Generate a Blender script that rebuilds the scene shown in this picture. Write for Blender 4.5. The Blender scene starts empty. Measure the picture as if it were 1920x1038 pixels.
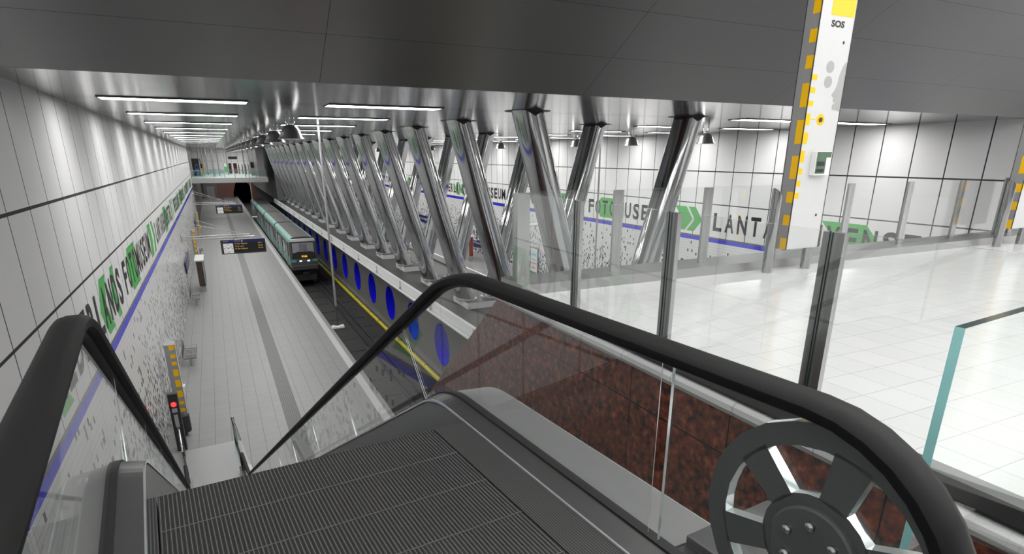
import bpy, math, random
from mathutils import Vector, Matrix
from math import sin, cos, pi, radians, sqrt, atan2, hypot
random.seed(7)

# ---------------------------------------------------------------- camera, world, exposure
scene = bpy.context.scene
col = scene.collection
cam_d = bpy.data.cameras.new('camera')
cam = bpy.data.objects.new('camera', cam_d)
col.objects.link(cam)
cam.location = (0, 0, 0)
cam.rotation_euler = (radians(90 - 18.845), 0, radians(-25.908))
cam_d.sensor_width = 36.0
cam_d.sensor_fit = 'HORIZONTAL'
cam_d.lens = 1108.4 * 36 / 1920
cam_d.shift_y = (670.3 - 519) / 1920
cam_d.clip_start = 0.03
cam_d.clip_end = 400
scene.camera = cam

world = bpy.data.worlds.new('world')
scene.world = world
world.use_nodes = True
wb = world.node_tree.nodes['Background']
wb.inputs[0].default_value = (0.96, 0.98, 1.0, 1)
wb.inputs[1].default_value = 0.6

vs = scene.view_settings
vs.view_transform = 'Standard'
vs.look = 'None'
vs.gamma = 1
vs.use_curve_mapping = False
vs.exposure = 0.13
PEND = 55.0        # watts of each pendant lamp
HALL = 2.9         # emission of the unseen panels added to brighten the hall
STRIP = 15.0        # emission of the ceiling light panels

# ---------------------------------------------------------------- key measures (camera at the origin)
ZC = 1.156          # tunnel ceiling
YS = 11.15          # edge where the sloping ceiling starts
HF = -1.45          # upper hall floor
PF = -9.78          # platform floor
TF = -11.25         # track bed
XL, XR = -2.74, 24.4
XM = (XL + XR) / 2  # middle of the station
P = 5.24            # bay length
Y0 = 15.5           # first bay
PH = radians(5.1)   # heading of the escalator
EU = Vector((-sin(PH), cos(PH), 0)); EV = Vector((cos(PH), sin(PH), 0))
def UV(u, v, z): return EU * u + EV * v + Vector((0, 0, z))

# ---------------------------------------------------------------- node helpers
class N:
    def __init__(s, nt, sock): s.nt, s.s = nt, sock
    def _m(s, op, b=None, c=None):
        n = s.nt.nodes.new('ShaderNodeMath'); n.operation = op
        s.nt.links.new(s.s, n.inputs[0])
        for i, x in ((1, b), (2, c)):
            if x is None: continue
            if isinstance(x, N): s.nt.links.new(x.s, n.inputs[i])
            else: n.inputs[i].default_value = x
        return N(s.nt, n.outputs[0])
    def __add__(s, b): return s._m('ADD', b)
    def __sub__(s, b): return s._m('SUBTRACT', b)
    def __mul__(s, b): return s._m('MULTIPLY', b)
    def __truediv__(s, b): return s._m('DIVIDE', b)
    def lt(s, b): return s._m('LESS_THAN', b)
    def gt(s, b): return s._m('GREATER_THAN', b)
    def floor(s): return s._m('FLOOR')
    def absv(s): return s._m('ABSOLUTE')
    def mod(s, b): return s._m('FLOORED_MODULO', b)
    def mx(s, b): return s._m('MAXIMUM', b)
    def mn(s, b): return s._m('MINIMUM', b)
    def pw(s, b): return s._m('POWER', b)
    def inv(s): return (s * -1.0) + 1.0
    def joint(s, pitch, off, width):      # 1 on a joint line
        m = (s - (off - width / 2)).mod(pitch)
        return m.lt(width)

def newmat(name):
    m = bpy.data.materials.new(name); m.use_nodes = True
    nt = m.node_tree
    b = nt.nodes['Principled BSDF']
    return m, nt, b
def geo(nt):
    g = nt.nodes.new('ShaderNodeNewGeometry')
    x = nt.nodes.new('ShaderNodeSeparateXYZ'); nt.links.new(g.outputs['Position'], x.inputs[0])
    return N(nt, x.outputs[0]), N(nt, x.outputs[1]), N(nt, x.outputs[2]), g
def mixc(nt, fac, a, b):
    n = nt.nodes.new('ShaderNodeMix'); n.data_type = 'RGBA'
    if isinstance(fac, N): nt.links.new(fac.s, n.inputs[0])
    else: n.inputs[0].default_value = fac
    for i, c in ((6, a), (7, b)):
        if isinstance(c, (tuple, list)): n.inputs[i].default_value = (*c[:3], 1)
        else: nt.links.new(c, n.inputs[i])
    return n.outputs[2]
def grey(v): return (v, v, v)
def noise(nt, scale, detail=2, vec=None, rough=0.5):
    n = nt.nodes.new('ShaderNodeTexNoise'); n.inputs['Scale'].default_value = scale
    n.inputs['Detail'].default_value = detail; n.inputs['Roughness'].default_value = rough
    if vec is None:
        g = nt.nodes.new('ShaderNodeNewGeometry'); vec = g.outputs['Position']
    nt.links.new(vec, n.inputs['Vector'])
    return N(nt, n.outputs['Fac'])
def wnoise(nt, a, b, c=None):
    cb = nt.nodes.new('ShaderNodeCombineXYZ')
    nt.links.new(a.s, cb.inputs[0]); nt.links.new(b.s, cb.inputs[1])
    if c is not None: cb.inputs[2].default_value = c
    w = nt.nodes.new('ShaderNodeTexWhiteNoise'); w.noise_dimensions = '3D'
    nt.links.new(cb.outputs[0], w.inputs['Vector'])
    return N(nt, w.outputs['Value'])
def plain(name, c, rough=0.5, metal=0.0, spec=0.5, emit=None, es=0.0, coat=0.0, mottle=0.0, mscale=8.0):
    m, nt, b = newmat(name)
    b.inputs['Base Color'].default_value = (*c, 1)
    b.inputs['Roughness'].default_value = rough
    b.inputs['Metallic'].default_value = metal
    b.inputs['Specular IOR Level'].default_value = spec
    b.inputs['Coat Weight'].default_value = coat
    if emit:
        b.inputs['Emission Color'].default_value = (*emit, 1); b.inputs['Emission Strength'].default_value = es
    if mottle:
        f = noise(nt, mscale, 4)
        lo = tuple(x * (1 - mottle) for x in c); hi = tuple(min(1, x * (1 + mottle)) for x in c)
        nt.links.new(mixc(nt, f, lo, hi), b.inputs['Base Color'])
    return m

M = {}
M['steel'] = plain('brushed_steel', grey(.46), .22, 1.0, mottle=.06, mscale=3)
M['polished'] = plain('polished_steel', (.46, .465, .47), .08, 1.0, mottle=.05, mscale=2)
M['satin'] = plain('satin_aluminium', grey(.48), .35, .85, mottle=.05)
M['white_metal'] = plain('white_painted_metal', grey(.78), .4, 0, mottle=.04)
M['white'] = plain('white_enamel', grey(.82), .3, mottle=.03)
M['black_rubber'] = plain('black_rubber', grey(.007), .55, 0, .22, mottle=.3, mscale=90)
M['gasket'] = plain('black_gasket', grey(.012), .5)
M['deck_dark'] = plain('dark_brushed_cladding', grey(.105), .34, .6, mottle=.08, mscale=12)
M['deck_light'] = plain('light_brushed_cladding', grey(.34), .32, .6, mottle=.06, mscale=12)
M['wheel'] = plain('dark_grey_enamel', (.085, .092, .09), .38, 0, .4, mottle=.08)
M['bevel'] = plain('bright_glass_edge', (.62, .66, .66), .1, .6)
M['dark_metal'] = plain('dark_metal', grey(.045), .45, .4, mottle=.2)
M['dark_floor'] = plain('dark_ledge_concrete', grey(.055), .5, 0, mottle=.25, mscale=2)
M['concrete'] = plain('grey_concrete', (.155, .155, .15), .6, 0, mottle=.14, mscale=1.1)
M['track'] = plain('dark_track_bed', (.028, .027, .026), .7, 0, mottle=.5, mscale=1.6)
M['rail'] = plain('worn_rail_steel', (.30, .28, .33), .3, .9, mottle=.3)
M['yellow_pipe'] = plain('yellow_pipe_paint', (.62, .52, .01), .4, mottle=.15, mscale=4)
M['yellow'] = plain('amber_yellow_paint', (1.0, .57, .003), .35)
M['blue_gloss'] = plain('glossy_blue_enamel', (.012, .012, .72), .18, 0, .6, coat=.4, mottle=.25, mscale=3)
M['blue_sign'] = plain('dark_blue_sign', (.01, .012, .13), .35)
M['green'] = plain('green_wall_graphic', (.085, .49, .10), .4)
M['letter'] = plain('black_lettering', grey(.012), .4)
M['letter_white'] = plain('white_lettering', grey(.85), .4)
M['pale_grey'] = plain('pale_grey_print', grey(.40), .4)
M['totem_face'] = plain('off_white_totem_face', grey(.64), .45, mottle=.02)
M['totem_side'] = plain('grey_totem_side', grey(.36), .4, .2, mottle=.03)
M['plinth'] = plain('white_plinth_paint', grey(.66), .5, mottle=.04)
M['dark_glass'] = plain('dark_screen_glass', grey(.012), .12)
M['clock_face'] = plain('clock_face_white', grey(.75), .4, emit=(1, 1, 1), es=.12)
M['amber_text'] = plain('amber_display_text', (.30, .2, .05), .4, emit=(1, .62, .15), es=.45)
M['red_lamp'] = plain('red_signal_lamp', (.8, .02, .02), .3, emit=(1, .03, .03), es=2.5)
M['orange_led'] = plain('orange_destination_digits', (.8, .4, .02), .4, emit=(1, .5, .02), es=.9)
M['headlight'] = plain('headlight_lens', grey(.9), .2, emit=(1, 1, 1), es=2.2)
M['light'] = plain('ceiling_panel_diffuser', grey(.9), .4, emit=(1.0, .99, .97), es=STRIP)
M['hall_fill'] = plain('added_hall_diffuser', grey(.9), .4, emit=(1.0, .995, .98), es=HALL)
M['bulb'] = plain('pendant_bulb', grey(.9), .4, emit=(1.0, .98, .95), es=6)
M['black_void'] = plain('tunnel_darkness', grey(.0015), .9, 0, 0)
M['teal'] = plain('teal_train_paint', (.10, .33, .28), .35, mottle=.05)
M['teal_dark'] = plain('dark_teal_door_paint', (.05, .17, .145), .35)
M['teal_light'] = plain('pale_teal_train_paint', (.22, .45, .40), .35, mottle=.05)
M['train_roof'] = plain('grey_train_roof', grey(.10), .6, mottle=.2, mscale=1.2)
M['train_grey'] = plain('train_front_grey', grey(.085), .35, .2, mottle=.1)
M['train_window'] = plain('train_window_glass', (.16, .16, .17), .15, 0, .8, mottle=.3, mscale=1.5)
M['windshield'] = plain('windshield_glass', (.26, .27, .28), .2, 0, .6, mottle=.2, mscale=2)
M['lamp_shade'] = plain('grey_lamp_shade', grey(.30), .25, .8)
M['plastic_grey'] = plain('light_grey_plastic', grey(.45), .45)
M['brown_wall'] = plain('brown_granite_far', (.30, .15, .115), .4, mottle=.3, mscale=5)
M['far_white'] = plain('white_hall_wall', grey(.85), .4)
M['far_grey'] = plain('grey_hall_panels', grey(.22), .5, mottle=.1)
M['hall_ceiling'] = plain('pale_hall_ceiling', grey(.55), .6, mottle=.03)
M['kiosk_blue'] = plain('blue_kiosk', (.08, .22, .6), .4)
M['kiosk_yellow'] = plain('yellow_kiosk', (.8, .6, .02), .4)
M['kiosk_red'] = plain('dark_red_panel', (.16, .02, .02), .4)
M['case_brown'] = plain('brown_poster_print', (.06, .045, .03), .3, mottle=.5, mscale=6)
M['case_red'] = plain('red_poster_print', (.23, .05, .03), .3, mottle=.6, mscale=5)
M['poster_white'] = plain('white_poster_print', grey(.8), .3)
M['pink'] = plain('pink_print', (.75, .12, .2), .4)
M['cyan'] = plain('cyan_print', (.2, .6, .75), .4)
M['wire_mesh'] = plain('wire_mesh_steel', grey(.2), .35, .7)

# clear glass sheet: transparent with a fresnel reflection
def glass_mat(name, tint, ior=1.5, refl=(1, 1, 1)):
    m = bpy.data.materials.new(name); m.use_nodes = True
    nt = m.node_tree; nt.nodes.clear()
    o = nt.nodes.new('ShaderNodeOutputMaterial')
    t = nt.nodes.new('ShaderNodeBsdfTransparent'); t.inputs[0].default_value = (*tint, 1)
    g = nt.nodes.new('ShaderNodeBsdfGlossy'); g.inputs['Roughness'].default_value = 0.0; g.inputs[0].default_value = (*refl, 1)
    gg = nt.nodes.new('ShaderNodeNewGeometry')
    dt = nt.nodes.new('ShaderNodeVectorMath'); dt.operation = 'DOT_PRODUCT'
    nt.links.new(gg.outputs['Incoming'], dt.inputs[0]); nt.links.new(gg.outputs['Normal'], dt.inputs[1])
    mx = nt.nodes.new('ShaderNodeMixShader')
    f0 = ((ior - 1) / (ior + 1)) ** 2
    fac = (N(nt, dt.outputs['Value']).absv().inv().mx(0.0).pw(5.0) * .30) + f0      # reflects alike from either side
    nt.links.new(fac.s, mx.inputs[0]); nt.links.new(t.outputs[0], mx.inputs[1]); nt.links.new(g.outputs[0], mx.inputs[2])
    nt.links.new(mx.outputs[0], o.inputs[0])
    return m
M['glass'] = glass_mat('clear_glass', (.985, .995, .99), 1.68)
M['teal_edge'] = plain('teal_glass_edge', (.42, .88, .86), .12, 0, .7)
M['dark_teal_edge'] = plain('dark_teal_glass_edge', (.02, .045, .045), .15, 0, .6)
M['soft_teal_glass'] = glass_mat('soft_teal_glass', (.78, .92, .9), 1.5)

def wall_mat(name, right):
    m, nt, b = newmat(name)
    X, Y, Z, g = geo(nt)
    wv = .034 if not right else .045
    vj = Y.joint(1.286, 12.335, wv)
    hj = Z.joint(100, -.805, .055).mx(Z.joint(100, -2.505, .05))
    # stripe zones
    upper = Z.gt(-4.25)
    band = (Z.gt(-4.33)) * (Z.lt(-4.25))
    blue = (Z.gt(-4.54)) * (Z.lt(-4.33))
    low = Z.lt(-4.54)
    # small upright tiles, ever more of them dark towards the floor
    tw, th = .115, .155
    cy_ = (Y / tw).floor(); cz = (Z / th).floor()
    r = wnoise(nt, cy_, cz, 1.3 if right else 5.7)
    r2 = wnoise(nt, cy_, cz, 8.1)
    depth = ((Z * -1.0) - 4.54) / 5.2
    p = depth.mx(0.0).pw(.95) * .56 + .02
    # clusters: neighbouring tiles share a coarse random
    rc = wnoise(nt, (Y / tw).floor(), (Z / (th * 3)).floor(), 3.3)
    rr = (r * .72) + (rc * .28)
    dark = rr.lt(depth.mx(0.0) * .47 + .075)
    tone = (r2 * r2) * .14 + .012
    cb = nt.nodes.new('ShaderNodeCombineColor')
    nt.links.new(tone.s, cb.inputs[0]); nt.links.new((tone * 1.05).s, cb.inputs[1]); nt.links.new((tone * 1.2).s, cb.inputs[2])
    grout = Y.joint(tw, 0, .010).mx(Z.joint(th, 0, .012))
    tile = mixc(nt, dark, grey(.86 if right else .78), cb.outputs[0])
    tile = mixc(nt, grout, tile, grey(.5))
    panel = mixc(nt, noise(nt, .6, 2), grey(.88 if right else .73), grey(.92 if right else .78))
    panel = mixc(nt, (vj.mx(hj)) * upper, panel, grey(.05))
    c = mixc(nt, band, panel, grey(.13))
    c = mixc(nt, blue, c, mixc(nt, Y.joint(1.286, 12.335, .03), (.03, .028, .72), (.02, .02, .35)))
    c = mixc(nt, low, c, tile)
    nt.links.new(c, b.inputs['Base Color'])
    rg = (upper * .42) + .2
    nt.links.new(rg.s, b.inputs['Roughness'])
    b.inputs['Specular IOR Level'].default_value = .07
    return m
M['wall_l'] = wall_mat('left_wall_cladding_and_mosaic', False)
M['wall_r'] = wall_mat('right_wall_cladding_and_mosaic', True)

def ceil_mat(name, slope):
    m, nt, b = newmat(name)
    X, Y, Z, g = geo(nt)
    if slope:
        d = ((Z - ZC) * 2.0)                     # distance along the slope
        ln = d.joint(1.14, 0.0, .006)
        xs = X.joint(5.17, 1.84, .008)
        lines = ln.mx(xs)
        c = mixc(nt, lines, grey(.42), grey(.07))
        b.inputs['Roughness'].default_value = .30
        b.inputs['Metallic'].default_value = .9
    else:
        band = ((Y - 15.42).mod(P)).lt(.86)
        seam = Y.joint(P / 4, 15.42 + .43, .012).mx(X.joint(2.6, 1.5, .008))
        c = mixc(nt, band, grey(.33), grey(.15))
        c = mixc(nt, seam * (band.inv()), c, grey(.16))
        b.inputs['Roughness'].default_value = .13
        b.inputs['Metallic'].default_value = .9
    nt.links.new(c, b.inputs['Base Color'])
    return m
M['ceiling'] = ceil_mat('polished_metal_ceiling', False)
M['slope'] = ceil_mat('satin_metal_sloping_ceiling', True)

def tile_mat(name, c, jc, pitch, offs, width, rough, spec=.5, extra=None):
    m, nt, b = newmat(name)
    X, Y, Z, g = geo(nt)
    j = X.joint(pitch[0], offs[0], width).mx(Y.joint(pitch[1], offs[1], width) * (.45 if name.startswith('grey_plat') else 1.0))
    v = wnoise(nt, ((X - offs[0]) / pitch[0]).floor(), ((Y - offs[1]) / pitch[1]).floor(), 2.2)
    f = (v * .5) + (noise(nt, 1.2, 3) * .5)
    base = mixc(nt, f, tuple(x * .95 for x in c), tuple(min(1, x * 1.05) for x in c))
    base = mixc(nt, j, base, jc)
    if extra: base = extra(nt, X, Y, Z, base)
    nt.links.new(base, b.inputs['Base Color'])
    b.inputs['Roughness'].default_value = rough
    b.inputs['Specular IOR Level'].default_value = spec
    return m
M['hall_floor'] = tile_mat('pale_polished_hall_tiles', grey(.78), grey(.50), (.2955, .301), (3.557, 1.57), .005, .15, .5)
def plat_extra(nt, X, Y, Z, base):
    tact = (X.gt(1.26)) * (X.lt(1.84))
    rib = X.joint(.0725, 1.26, .03)
    tc = mixc(nt, rib, grey(.05), grey(.115))
    c = mixc(nt, tact, base, tc)
    white = (X.gt(4.70)) * (X.lt(5.02))
    c = mixc(nt, white, c, grey(.62))
    fine = noise(nt, 14, 3)
    return mixc(nt, (fine * .25), c, grey(.22))
M['platform'] = tile_mat('grey_platform_tiles', grey(.285), grey(.10), (.5433, .5433), (-1.77, 0.1), .016, .42, .3, plat_extra)
M['platform_r'] = tile_mat('grey_platform_tiles_far', grey(.335), grey(.17), (.5433, .5433), (17, 0.1), .014, .14, .5)
M['landing'] = plain('pale_landing_plate', grey(.36), .35, 0, mottle=.12, mscale=60)

def granite(name, joints=True):
    m, nt, b = newmat(name)
    X, Y, Z, g = geo(nt)
    n1 = noise(nt, 19, 4, rough=.6); n2 = noise(nt, 13, 2)
    r = nt.nodes.new('ShaderNodeValToRGB')
    e = r.color_ramp.elements
    e[0].position = .38; e[0].color = (.035, .033, .033, 1)
    e[1].position = .66; e[1].color = (.36, .125, .08, 1)
    e2 = e.new(.46); e2.color = (.13, .045, .03, 1)
    e3 = e.new(.56); e3.color = (.22, .07, .042, 1)
    nt.links.new(((n1 * .6) + (n2 * .4)).s, r.inputs[0])
    j = Y.joint(1.05, 4.66, .011).mx(Z.joint(1.12, -1.90, .012))
    c = mixc(nt, j, r.outputs[0], grey(.012))
    nt.links.new(c, b.inputs['Base Color'])
    b.inputs['Roughness'].default_value = .22
    return m
M['granite'] = granite('polished_red_granite')
M['coping'] = tile_mat('pale_marble_coping', grey(.62), grey(.3), (50, .60), (40, .12), .006, .3)

def step_mat():
    m, nt, b = newmat('grooved_dark_step_tread')
    g = nt.nodes.new('ShaderNodeNewGeometry')
    d = nt.nodes.new('ShaderNodeVectorMath'); d.operation = 'DOT_PRODUCT'
    nt.links.new(g.outputs['Position'], d.inputs[0]); d.inputs[1].default_value = EV
    v = N(nt, d.outputs['Value'])
    rib = v.joint(.0145, 0, .0020); gr = v.joint(.0145, .0072, .007)
    c = mixc(nt, gr, grey(.085), grey(.052))
    c = mixc(nt, rib, c, grey(.27))
    du = nt.nodes.new('ShaderNodeVectorMath'); du.operation = 'DOT_PRODUCT'
    nt.links.new(g.outputs['Position'], du.inputs[0]); du.inputs[1].default_value = EU
    c = mixc(nt, N(nt, du.outputs['Value']).joint(.272, 2.425, .005), c, grey(.26))
    nt.links.new(c, b.inputs['Base Color'])
    b.inputs['Roughness'].default_value = .27
    b.inputs['Metallic'].default_value = .55
    return m
M['tread'] = step_mat()
def side_mat():
    m, nt, b = newmat('ribbed_side_strip')
    g = nt.nodes.new('ShaderNodeNewGeometry')
    d = nt.nodes.new('ShaderNodeVectorMath'); d.operation = 'DOT_PRODUCT'
    nt.links.new(g.outputs['Position'], d.inputs[0]); d.inputs[1].default_value = EV
    v = N(nt, d.outputs['Value'])
    nt.links.new(mixc(nt, v.joint(.0105, 0, .0035), grey(.07), grey(.17)), b.inputs['Base Color'])
    b.inputs['Roughness'].default_value = .3; b.inputs['Metallic'].default_value = .55
    return m
M['tread_side'] = side_mat()
def skirt_mat():
    m, nt, b = newmat('ribbed_skirt_panel')
    X, Y, Z, g = geo(nt)
    rib = Z.joint(.022, 0, .006)
    nt.links.new(mixc(nt, rib, grey(.24), grey(.27)), b.inputs['Base Color'])
    b.inputs['Roughness'].default_value = .35; b.inputs['Metallic'].default_value = .6
    return m
M['skirt'] = skirt_mat()

# ---------------------------------------------------------------- mesh helpers
OFF = {}
class MB:
    def __init__(s): s.v = []; s.f = []; s.mi = []
    def add(s, vs, fs, mi=0):
        o = len(s.v); s.v += [Vector(p) for p in vs]; s.f += [[i + o for i in f] for f in fs]; s.mi += [mi] * len(fs)
        return s
    def box(s, a, b, mi=0, fn=None):
        (x0, y0, z0), (x1, y1, z1) = a, b
        vs = [(x0, y0, z0), (x1, y0, z0), (x1, y1, z0), (x0, y1, z0), (x0, y0, z1), (x1, y0, z1), (x1, y1, z1), (x0, y1, z1)]
        if fn: vs = [fn(*p) for p in vs]
        return s.add(vs, [(0, 3, 2, 1), (4, 5, 6, 7), (0, 1, 5, 4), (1, 2, 6, 5), (2, 3, 7, 6), (3, 0, 4, 7)], mi)
    def prism(s, poly, fn0, fn1, mi=0, mside=None):
        n = len(poly)
        vs = [fn0(*p) for p in poly] + [fn1(*p) for p in poly]
        o = len(s.v)
        s.add(vs, [tuple(range(n))[::-1], tuple(range(n, 2 * n))], mi)
        s.f += [[o + i, o + (i + 1) % n, o + n + (i + 1) % n, o + n + i] for i in range(n)]
        s.mi += [mi if mside is None else mside] * n
        return s
    def sweep(s, rings, closed_ring=True, caps=True, mi=0):
        n = len(rings[0]); o = len(s.v)
        for r in rings: s.v += [Vector(p) for p in r]
        for k in range(len(rings) - 1):
            for i in range(n if closed_ring else n - 1):
                j = (i + 1) % n
                s.f.append([o + k * n + i, o + k * n + j, o + (k + 1) * n + j, o + (k + 1) * n + i]); s.mi.append(mi)
        if caps and closed_ring:
            s.f.append([o + i for i in range(n)][::-1]); s.mi.append(mi)
            s.f.append([o + (len(rings) - 1) * n + i for i in range(n)]); s.mi.append(mi)
        return s
    def tube(s, pts, r, n=10, mi=0):
        pts = [Vector(p) for p in pts]; rings = []
        for k, p in enumerate(pts):
            t = (pts[min(k + 1, len(pts) - 1)] - pts[max(k - 1, 0)]).normalized()
            a = Vector((0, 0, 1)) if abs(t.z) < .9 else Vector((1, 0, 0))
            x = t.cross(a).normalized(); y = t.cross(x)
            rr = r[k] if isinstance(r, (list, tuple)) else r
            rings.append([p + (x * cos(2 * pi * i / n) + y * sin(2 * pi * i / n)) * rr for i in range(n)])
        return s.sweep(rings, mi=mi)
    def lathe(s, c, prof, n=24, mi=0):
        rings = [[(c[0] + r * cos(2 * pi * i / n), c[1] + r * sin(2 * pi * i / n), c[2] + z) for i in range(n)] for r, z in prof]
        return s.sweep(rings, caps=False, mi=mi)
    def disc(s, c, ax, ay, r, n=24, mi=0, depth=None):
        c, ax, ay = Vector(c), Vector(ax), Vector(ay)
        ring = [c + (ax * cos(2 * pi * i / n) + ay * sin(2 * pi * i / n)) * r for i in range(n)]
        if depth is None: return s.add(ring, [tuple(range(n))], mi)
        d = Vector(depth); return s.sweep([ring, [p + d for p in ring]], mi=mi)
    def build(s, name, mats, parent=None, smooth=False, label=None, bevel=0, autos=None):
        me = bpy.data.meshes.new(name)
        off = OFF.get(parent.name, Vector((0, 0, 0))) if parent else Vector((0, 0, 0))
        me.from_pydata([tuple(p - off) for p in s.v], [], s.f)
        for mt in (mats if isinstance(mats, (list, tuple)) else [mats]): me.materials.append(M[mt])
        for pl, k in zip(me.polygons, s.mi): pl.material_index = k
        if smooth:
            for pl in me.polygons: pl.use_smooth = True
        me.update()
        o = bpy.data.objects.new(name, me); col.objects.link(o)
        if smooth:
            import bmesh
            bm = bmesh.new(); bm.from_mesh(me)
            bmesh.ops.recalc_face_normals(bm, faces=bm.faces)
            for e in bm.edges:
                if len(e.link_faces) == 2 and e.calc_face_angle(0) > radians(38): e.smooth = False
            bm.to_mesh(me); bm.free()
        else:
            import bmesh
            bm = bmesh.new(); bm.from_mesh(me); bmesh.ops.recalc_face_normals(bm, faces=bm.faces); bm.to_mesh(me); bm.free()
        if bevel:
            md = o.modifiers.new('bevel', 'BEVEL'); md.width = bevel; md.segments = 2; md.limit_method = 'ANGLE'
        if parent: o.parent = parent
        OFF[o.name] = off
        if label: o['label'] = label
        return o

def thing(name, label, cat, loc=(0, 0, 0), group=None):
    o = bpy.data.objects.new(name, None); col.objects.link(o)
    o.location = loc; o.empty_display_size = .2
    o['label'] = label; o['category'] = cat
    if group: o['group'] = group
    OFF[o.name] = Vector(loc)
    return o
def tag(o, label, cat, group=None, kind=None):
    o['label'] = label; o['category'] = cat
    if group: o['group'] = group
    if kind: o['kind'] = kind
    return o
def struct(o, label=None):
    o['kind'] = 'structure'
    if label: o['label'] = label
    return o
def copy_tree(o, shift=(0, 0, 0), label=None, parent=None):
    c = o.copy(); col.objects.link(c)
    if parent is None:
        c.location = Vector(o.location) + Vector(shift)
        if label: c['label'] = label
    else: c.parent = parent
    for ch in [x for x in bpy.data.objects if x.parent == o]:
        copy_tree(ch, parent=c)
    return c
KIDS = {}
ORD = ['first', 'second', 'third', 'fourth', 'fifth', 'sixth', 'seventh', 'eighth', 'ninth', 'tenth', 'eleventh', 'twelfth', 'thirteenth',
       'fourteenth', 'fifteenth', 'sixteenth', 'seventeenth', 'eighteenth', 'nineteenth', 'twentieth']

_tc = {}
def text_polys(txt, offset=0.0):
    key = (txt, offset)
    if key in _tc: return _tc[key]
    cu = bpy.data.curves.new('t', 'FONT'); cu.body = txt; cu.size = 1; cu.offset = offset; cu.resolution_u = 3
    ob = bpy.data.objects.new('t', cu); col.objects.link(ob)
    dg = bpy.context.evaluated_depsgraph_get(); dg.update()
    me = bpy.data.meshes.new_from_object(ob.evaluated_get(dg))
    vs_ = [v.co.copy() for v in me.vertices]; fs = [list(p.vertices) for p in me.polygons]
    bpy.data.objects.remove(ob); bpy.data.curves.remove(cu); bpy.data.meshes.remove(me)
    x0 = min(v.x for v in vs_); x1 = max(v.x for v in vs_); y0 = min(v.y for v in vs_); y1 = max(v.y for v in vs_)
    vs_ = [((v.x - x0) / (x1 - x0), (v.y - y0) / (y1 - y0)) for v in vs_]
    _tc[key] = (vs_, fs)
    return _tc[key]
def text_on(mb, txt, origin, dx, dy, mi=0, offset=0.0):
    """txt filling the box origin + a*dx + b*dy"""
    v, f = text_polys(txt, offset)
    origin, dx, dy = Vector(origin), Vector(dx), Vector(dy)
    mb.add([origin + dx * a + dy * b for a, b in v], f, mi)
def letters_on(mb, txt, y, pitch, zlo, zhi, fn, mi=0, wfrac=.74):
    for ch in txt:
        if ch != ' ':
            w = pitch * (wfrac if ch not in 'IM' else (.16 if ch == 'I' else .92))
            c = pitch / 2
            v, f = text_polys(ch, .030)
            ov = .02 if ch in 'OSU' else 0
            mb.add([fn(y + c - w / 2 + w * a, zlo - ov + (zhi - zlo + 2 * ov) * b) for a, b in v], f, mi)
        y += pitch

# ================================================================ LARGE STRUCTURE
YB = -10.0           # how far the place is built behind the camera
YT = 6.2            # the slope meets the flat hall ceiling here
def slope_z(y): return ZC + (YS - max(y, YT)) * math.tan(radians(30))
# left wall: polygon in YZ following the sloping ceiling
def wall_poly(ye): return [(YB, -11.6), (ye, -11.6), (ye, ZC + .3), (YS, ZC + .3), (YT, slope_z(YT) + .3), (YB, slope_z(YB) + .3)]
mb = MB(); mb.prism(wall_poly(101.0), lambda y, z: (XL, y, z), lambda y, z: (XL - .3, y, z))
wl = struct(mb.build('wall_left', 'wall_l'), 'white panelled wall with black lettering, blue stripe and dark speckled mosaic')
mb = MB(); mb.prism(wall_poly(171.0), lambda y, z: (XR, y, z), lambda y, z: (XR + .3, y, z))
wr = struct(mb.build('wall_right', 'wall_r'), 'white panelled wall behind the hall, with lettering and mosaic')

# lettering and arrows, children of the walls
def chevron(mb, tip, back, w, d, fn, sgn=1):
    """< shaped band pointing to smaller y when sgn=1: tip at y=tip, arms end at y=back"""
    zt, zm, zb = -2.75, -3.42, -4.08
    pts = [(tip, zm), (back, zt), (back + w, zt), (tip + w, zm), (back + w, zb), (back, zb)]
    if sgn < 0: pts = [(tip, zm), (back, zt), (back - w, zt), (tip - w, zm), (back - w, zb), (back, zb)]
    mb.add([fn(*p) for p in pts], [(0, 1, 2, 3), (0, 3, 4, 5)] if True else [])
def wall_graphics(wall, X, d, flip, items):
    fl = lambda y, z: (X + d, y, z)
    fg = lambda y, z: (X + d * .5, y, z)
    for it in items:
        kind = it[0]
        mbx = MB()
        if kind == 'text':
            _, txt, ystart, pitch = it
            if not flip: letters_on(mbx, txt, ystart, pitch, -3.90, -2.94, fl)
            else: letters_on(mbx, txt, 0, pitch, -3.90, -2.94, lambda a, z: fl(ystart - a, z))
            mbx.build('lettering', 'letter', wall)
        else:
            _, tip, back, w, s = it
            chevron(mbx, tip, back, w, 0, fg, s)
            mbx.build('arrow', 'green', wall, label='green arrow graphic')
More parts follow.
